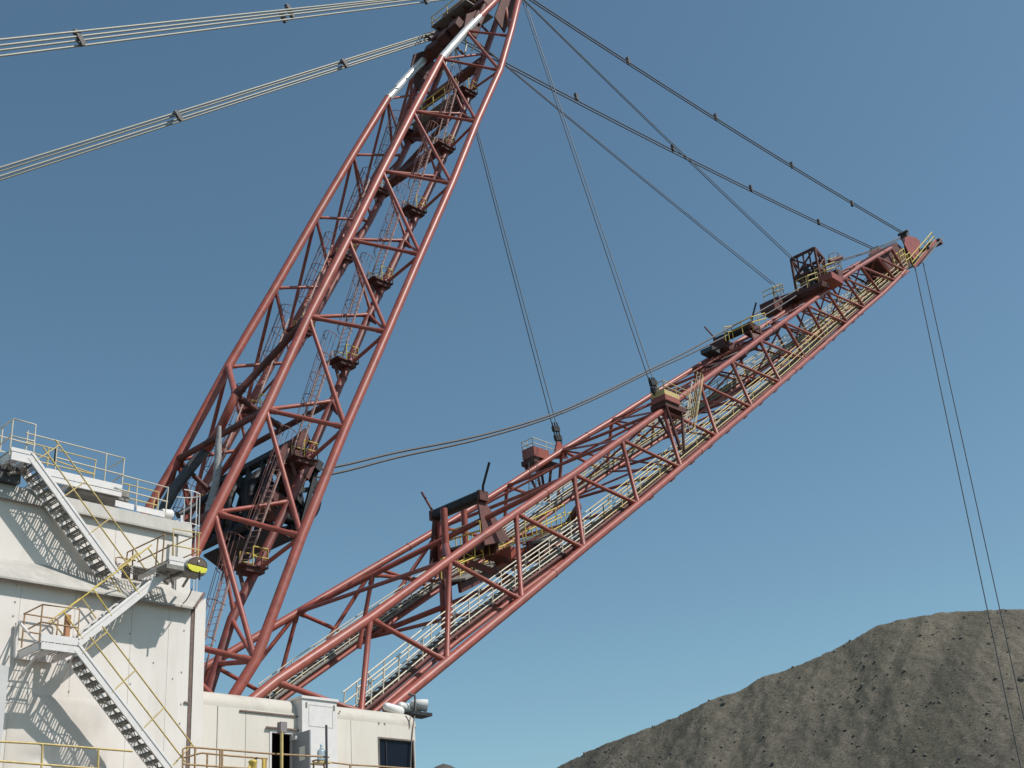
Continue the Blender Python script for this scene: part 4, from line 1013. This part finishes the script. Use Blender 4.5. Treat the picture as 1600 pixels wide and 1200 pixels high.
# floodlight on the corner of the middle landing, with its pendant cable
FL = .56; fc = P(307, 883, 33.5)
fl_ = thing('floodlight', 'hooded floodlight with bright yellow lens on the middle stair landing', 'floodlight', tuple(fc))
fd = V((.12, -.87, -.30)).normalized(); fs_ = fd.cross(V((0, 0, 1))).normalized(); fu = fs_.cross(fd)
k = MB(); vs = []; n = 20
def ring(sc_, dpt):
    out = []
    for j in range(n):
        an = 2*math.pi*j/n; x = math.cos(an)*.72*FL; y = math.sin(an)*.46*FL
        if y < -.3*FL: y = -.3*FL
        out.append(fc+fs_*x*sc_+fu*y*sc_+fd*dpt)
    return out
rr_ = [ring(1., .05), ring(1.03, .0), ring(1., -.06), ring(.8, -.2), ring(.4, -.3), ring(.1, -.32)]
for r_ in rr_: vs += r_
k.add(vs, [(i*n+j, i*n+(j+1) % n, (i+1)*n+(j+1) % n, (i+1)*n+j) for i in range(5) for j in range(n)], True); k.build('housing', LAMPW, fl_)
pts = [fc+fs_*(x*FL)+fu*(y*FL)+fd*.052 for x, y in ((-.66, .02), (.66, .02), (.6, .18), (.45, .31), (.24, .40), (0, .43), (-.24, .40), (-.45, .31), (-.6, .18))]
MB().add(pts, [tuple(range(9))]).build('hood_face', LAMPB, fl_)
pts = [fc+fs_*(x*FL)+fu*(y*FL)+fd*(z*FL) for x, y, z in ((-.70, -.04, .10), (.72, -.04, .10), (.70, -.16, .17), (.58, -.30, .22), (.36, -.38, .25), (-.30, -.38, .25), (-.58, -.31, .22), (-.70, -.17, .17))]
k = MB(); k.add(pts+[p-fd*.06 for p in pts], [tuple(range(8)), tuple(range(15, 7, -1))]+[(i, i+8, (i+1) % 8+8, (i+1) % 8) for i in range(8)]); k.build('lens', LENS, fl_)
MB().box(fc+fu*.13+fd*.06, .03, .02, .03).build('screw', WHS, fl_)
MB().tube(fc-fd*.3-V((0, 0, .2)), P(292, 886, 33.62), .05, 8).build('yoke', GRT, fl_)
MB().path([P(312, 893, 33.45), P(312, 899, 33.45), P(311.5, 906, 33.45)], .03, 6).build('pendant_cable', BLK, fl_)
MB().path([P(300, 920, 34.), P(296, 930, 34.2), P(291, 938, 34.5), P(286, 943, 34.7)], .02, 5).solo('hanging_chain', CHAIN, 'thin chain hanging beneath the middle stair landing', 'chain')

# ------------------------------------------------------------------ OPERATOR CAB
YK = 35.45
xk0 = xr-.3; xk1 = P(656, 1160, YK).x; zk = P(480, 1099, YK+.5).z
cab = thing('operator_cab', 'cream operator cab with rounded roof edge and open grey door', 'cab', (27, 37.5, DECK))
DX0 = P(424, 1150, YK).x; DX1 = P(456, 1150, YK).x; DZ = P(440, 1146, YK).z
WX0 = P(592, 1160, YK).x; WX1 = P(646, 1160, YK).x; WZ = P(618, 1156, YK).z
def cabprof(x, f=0.):
    R_ = .55; out = []
    for j in range(9):
        an = math.pi/2*j/8; out.append((x, YK+R_-R_*math.cos(an), zk-R_+R_*math.sin(an)))
    return out
YKB = 39.3
prof_ = [(YK, DECK)]+[(p[1], p[2]) for p in cabprof(0)]+[(YKB, zk+.1), (YKB, DECK)]
zr = zk-.55
# side wall in pieces round the door and the window
k = MB()
T = .12
for x0, x1, z0, z1 in ((xk0, DX0, DECK, zr), (DX0, DX1, DZ, zr), (DX1, WX0, DECK, zr), (WX0, WX1, WZ, zr), (WX0, WX1, DECK, DECK+.55), (WX1, xk1-.25, DECK, zr)):
    k.bb(x0, x1, YK, YK+T, z0, z1)
k.build('side_wall', WHC, cab)
# rounded roof edge and roof
k = MB(); A = cabprof(xk0); n = len(A); xe = xk1-.3
B = [(xe, p[1], p[2]) for p in A]; C_ = [(xk1-.3+.3*math.sin(0.9)*(1 if True else 0), p[1]+.22, p[2]-.1) for p in A]
vs = A+B; fs = [(j, j+1, n+j+1, n+j) for j in range(n-1)]
k.add(vs, fs, True)
steps = 6; prev = B; rows = [B]
for s in range(1, steps+1):
    an = math.pi/2*s/steps; rows.append([(xe+.3*math.sin(an), p[1]+(.3*(1-math.cos(an)))*(1-j/(n-1)), p[2]-.32*(1-math.cos(an))*(j/(n-1))) for j, p in enumerate(A)])
vs = [p for r_ in rows for p in r_]; k.add(vs, [(s*n+j, s*n+j+1, (s+1)*n+j+1, (s+1)*n+j) for s in range(steps) for j in range(n-1)], True)
k.add([A[-1], B[-1], (xe, YKB, zk+.05), (xk0, YKB, zk+.05)], [(0, 1, 2, 3)])
k.build('roof', mat('dusty_cab_roof', (.50, .465, .405), .65, .06, 1.6, dirt=(.34, .29, .22), dirt_amt=.6, mid=.5), cab)
k = MB(); k.bb(xk1-.26, xk1-.02, YK+.28, YKB, zr-.5, zr+.22); k.bb(xk1-.2, xk1-.05, YK+.28, YK+.42, DECK, zr-.5); k.bb(xk1-.2, xk1-.05, YKB-.2, YKB, DECK, zr-.5); k.bb(xk1-.2, xk1-.05, YK+.28, YKB, DECK, DECK+.5)
k.build('front_frame', WHC, cab)
k = MB(); k.add([(xk1-.25, YK+T, DECK), (xk1-.25, YK+.005, DECK), (xk1-.25, YK+.005, zr), (xk1-.25, YK+T, zr)], [(0, 1, 2, 3)]); k.bb(xk1-.25, xk1-.2, YK+.02, YK+.3, WZ, zr); k.build('corner_panel', WHC, cab)
MB().bb(xk1-.14, xk1-.10, YK+.43, YKB-.21, DECK+.51, zr-.51).build('windscreen', GLS, cab)
k = MB(); k.bb(xk0+.1, xk1-.4, YKB-.15, YKB, DECK, zk-.02); k.build('back_wall', WHC, cab)
MB().bb(xk0+.15, xk1-.5, YK+1.5, YK+1.56, DECK, zr).build('inner_partition', INT, cab)
MB().bb(xk0+.15, xk1-.5, YK+.13, YK+1.49, DECK+.01, DECK+.03).build('floor', INT, cab)
wn = MB(); wn.bb(WX0+.04, WX1-.02, YK+.06, YK+.08, DECK+.56, WZ-.04); o = wn.build('window', GLS, cab)
k = MB(); k.bb(WX0-.04, WX1+.02, YK-.03, YK+.0, WZ, WZ+.05); k.bb(WX0-.04, WX0, YK-.03, YK+.0, DECK+.6, WZ-.001); k.bb(WX1-.03, WX1+.02, YK-.025, YK+.05, DECK+.6, WZ-.001); k.build('frame', SEAM, o)
MB().bb(WX0+.35, WX0+.39, YK+.03, YK+.055, DECK+.57, WZ-.05).build('mullion', BLK, o)
# door opened outwards, hinged at the right jamb
k = MB(); k.bb(DX0-.08, DX0-.001, YK-.03, YK+.0, DECK, DZ+.08); k.bb(DX0-.0, DX1+.0, YK-.03, YK-.0, DZ+.0, DZ+.08); k.build('door_frame', WHS, cab)
MB().bb(DX0-.25, DX1+.3, YK-.1, YK-.031, DZ+.12, DZ+.17).build('drip_rail', BRN, cab)
dr = MB().bb(DX1-.0, DX1+.05, YK-.98, YK-.035, DECK+.05, DZ-.02).build('door', DOR, cab)
MB().bb(DX1-.008, DX1-.001, YK-.72, YK-.42, DZ-.95, DZ-.5).build('notice', PAPER, dr)
MB().box((DX1-.05, YK-.2, DZ-.17), .05, .14, .06).build('door_closer', LAMPW, dr)
MB().lathe((DX1-.1, YK-.86, DECK+.95), [(.03, 0), (.035, .03), (.02, .05), (.02, .1)], 12, (1, 0, 0)).build('door_knob', mat('chrome_knob', (.7, .7, .68), .2, .05, 3, metal=.9), dr)
# tall housing box on the side of the cab, rising over the roof edge
X0 = P(472, 1100, YK-.28).x; X1 = P(526, 1100, YK-.28).x; ZT = P(498, 1094, YK-.28).z
bx_ = MB(); bx_.bb(X0, X1, YK-.28, YK-.002, DECK, ZT); bx_.bb(X0, X1, YK+.0, YK+1.6, zr-.05, ZT)
o = bx_.build('side_housing', WHS, cab)
k = MB(); k.bb(X0-.05, X1+.05, YK-.33, YK+1.65, ZT+.001, ZT+.09); k.build('lid', WHS, o)
px0 = X0+.28; px1 = X1-.18; pz0 = P(500, 1136, YK-.29).z; pz1 = P(500, 1100, YK-.29).z-.05
k = MB()
for (a0, a1, b0, b1) in ((px0, px0+.02, pz0, pz1), (px1-.02, px1, pz0, pz1), (px0+.021, px1-.021, pz0, pz0+.02), (px0+.021, px1-.021, pz1-.02, pz1)): k.bb(a0, a1, YK-.288, YK-.281, b0, b1)
k.build('panel_outline', SEAM2, o)
for x in (X0+.18, X1-.12): MB().bb(x-.03, x+.03, YK-.3, YK-.281, ZT-.3, ZT-.12).build('latch', SEAM, o)
# seams and gutters
k = MB()
x = P(339.5, 1130, YK).x; k.bb(x-.015, x+.015, YK-.006, YK+.01, DECK, zr)
k.build('panel_seam', SEAM, cab)
for px in (384, 548): x = P(px, 1130, YK).x; k = MB(); k.bb(x-.008, x+.008, YK-.004, YK+.01, DECK, zr); k.build('panel_seam', SEAM, cab)
x0 = P(374, 1111, YK).x; x1 = P(473, 1122, YK).x
MB().bb(x0, x1-.05, YK-.05, YK-.007, zr-.10, zr-.05).build('gutter', BRN, cab)
k = MB()
for px, py in ((440, 1106), (592, 1130), (601, 1131), (531, 1112)): k.box(P(px, py, YK-.004+(.08 if py < 1110 else 0)), .03, .012, .03)
k.build('bolt_head', SEAM, cab)
MB().path([P(648, 1119, YK+.1), P(645.5, 1135, YK-.03), P(643, 1160, YK-.03), P(641.5, 1200, YK-.03)], .022, 6).build('cable', SEAM, cab)
MB().path([P(634, 1118, YK+.15), P(640, 1128, YK-.02), P(640, 1138, YK-.02)], .018, 6).build('cable', SEAM, cab)
MB().path([P(642, 1118, YK+.1), P(640, 1130, YK-.02)], .012, 6).build('cable', SEAM, cab)
# lamps and bracket on the cab roof
def floodlamp(c, d, L_, r, label):
    t = thing('roof_lamp', label, 'lamp', tuple(c)); d = V(d).normalized()
    k = MB(); k.lathe(c, [(.06, -L_*.5), (r*.75, -L_*.42), (r, L_*.2), (r*1.08, L_*.5)], 18, d); k.build('housing', LAMPW, t)
    k = MB(); k.lathe(c, [(r*.98, L_*.5+.002), (r*.98, L_*.5+.02)], 18, d); k.build('lens', mat('pale_lens', (.5, .52, .5), .15, .1, 4), t)
    MB().beam(c-V((0, 0, r*1.6)), c-V((0, 0, r*.6)), .14, .1, (1, 0, 0)).build('bracket', GRT, t)
    return t
floodlamp(P(613, 1108, YK+.6), (1, .25, -.12), .95, .2, 'long white lamp lying on the cab roof, left of its two neighbours')
floodlamp(P(634, 1106, YK+.8), (1, .35, -.05), .95, .2, 'long white lamp lying on the cab roof, middle of three')
floodlamp(P(654, 1101, YK+.5), (.75, -.55, -.15), .65, .22, 'big round white lamp at the right end of the cab roof')
MB().box(P(652, 1117, YK+.45), .5, .3, .06).solo('lamp_bracket', BLK, 'flat black bracket at the right end of the cab roof', 'bracket')
MB().path([P(638, 1084.5, YK+.5), P(648.5, 1087, YK+.35), P(648.5, 1119, YK+.35)], .05, 8).solo('roof_mast', DRK, 'dark bent rod standing at the right end of the cab roof', 'rod')

# ------------------------------------------------------------------ deck rails, lamp post, jug
def deckrail(label, runs, m):
    lo = min((P(*p) for r in runs for p in r), key=lambda p: p.z)
    t = thing('guard_rail', label, 'railing', (lo.x, lo.y, DECK), 'guard rails along the deck')
    rails(t, runs, m, .03, 'rail')
    return t
t = deckrail('long yellow brown deck rail in front of the shadowed left wall', [[(-30, 1157.2, 32.9), (60, 1162, 32.9), (163, 1170.5, 32.9), (207, 1174, 32.9)], [(-30, 1187, 32.9), (110, 1198, 32.9), (160, 1202, 32.9)]], YEL)
rails(t, [[(66.5, 1163, 32.9), (62.5, 1250, 32.9)], [(154, 1171, 32.9), (151, 1255, 32.9)], [(-25, 1158, 32.9), (-28, 1250, 32.9)]], YEL, .03, 'post')
t = deckrail('tall brown deck rail between the house corner and the cab door', [[(285, 1240, 33.4), (285.5, 1171, 33.4), (291, 1167.5, 33.4), (305, 1168, 33.4), (420, 1177.5, 33.4), (514, 1183, 33.4)], [(287, 1194, 33.4), (345, 1198, 33.4), (420, 1203, 33.4)]], ORB)
rails(t, [[(305, 1168, 33.4), (303.5, 1245, 33.4)], [(344, 1171.5, 33.4), (343, 1245, 33.4)], [(347.5, 1172, 33.4), (346.5, 1245, 33.4)]], ORB, .03, 'post')
t = deckrail('lower brown deck rail with a yellow valve in front of the cab', [[(287, 1184, 34.6), (315, 1176.5, 34.2), (360, 1181, 34.2), (418, 1185.5, 34.2)]], ORB)
rails(t, [[(324, 1177.5, 34.2), (322.5, 1245, 34.2)], [(415.5, 1186, 34.2), (414.5, 1245, 34.2)]], ORB, .03, 'post')
k = MB(); q = P(395, 1193, 34.); k.lathe(q-V((0, 0, .5)), [(.12, 0), (.12, .5), (.16, .55), (.07, .62)], 14); k.tube(q-V((.2, 0, .2)), q+V((.1, 0, .1)), .06, 8); k.build('valve_body', YEB, t)
k = MB(); k.tube(P(392, 1190, 34.), P(402, 1184, 34.), .03, 6); k.tube(P(399, 1184, 34.), P(399, 1190, 34.), .04, 6); k.build('valve_handle', DRK, t)
MB().bb(P(410.5, 1190, 34.15).x, P(414, 1190, 34.15).x, 34.12, 34.2, DECK, P(412, 1186, 34.15).z).build('post', YEB, t)
t = deckrail('right deck rail with tray top running along the cab', [[(488, 1189.5, 33.9), (494, 1187.5, 33.6), (514, 1191, 33.6), (548, 1195, 33.6), (593, 1197.5, 33.6), (643, 1201, 33.6)]], ORB)
rails(t, [[(490, 1189, 33.7), (489.5, 1245, 33.7)], [(547, 1195, 33.6), (546.5, 1245, 33.6)], [(505, 1191, 33.6), (507, 1200, 33.6), (508, 1240, 33.6)]], ORB, .03, 'post')
a = P(489, 1191, 33.7); b = P(512, 1192, 33.5); zj = P(502, 1191.5, 33.6).z
MB().bb(a.x, b.x+.05, 33.35, 33.85, zj-.05, zj).build('tray', YEL, t)
# water jug
jc = V((P(502.3, 1190, 33.6).x, 33.6, zj+.002))
k = MB(); k.lathe(jc, [(.10, 0), (.135, .015), (.14, .06), (.132, .1), (.14, .14), (.14, .19), (.132, .215), (.14, .25), (.14, .33), (.12, .38), (.07, .43), (.035, .46), (.035, .52)], 24)
j_ = thing('water_jug', 'clear blue five gallon water jug standing on the deck rail tray', 'water jug', tuple(jc)); k.build('bottle', JUG, j_)
MB().lathe(jc+V((0, 0, .52)), [(.042, 0), (.042, .05), (.02, .06)], 14).build('cap', mat('blue_cap', (.35, .5, .62), .4, .1, 5), j_)
q0 = P(510.5, 1215, 33.3); q1 = P(509.8, 1133, 33.3); MB().tube(V((q1.x, q1.y, DECK)), q1, .04, 8).solo('thin_pole', DRK, 'thin dark pole beside the water jug', 'pole')
lp = thing('lamp_post', 'thin yellow lamp post with a small grey box lamp before the cab door', 'lamp post', tuple(P(440.5, 1200, 33.2)))
q1 = P(440.3, 1131, 33.2); MB().tube(V((q1.x, q1.y, DECK)), q1, .05, 8).build('post', YEL, lp)
MB().box(q1+V((.05, .05, -.1)), .12, .1, .16).build('lamp_box', mat('mauve_grey_box', (.24, .21, .21), .6, .2, 4), lp)

for o in bpy.data.objects:
    if '_o' in o: del o['_o']
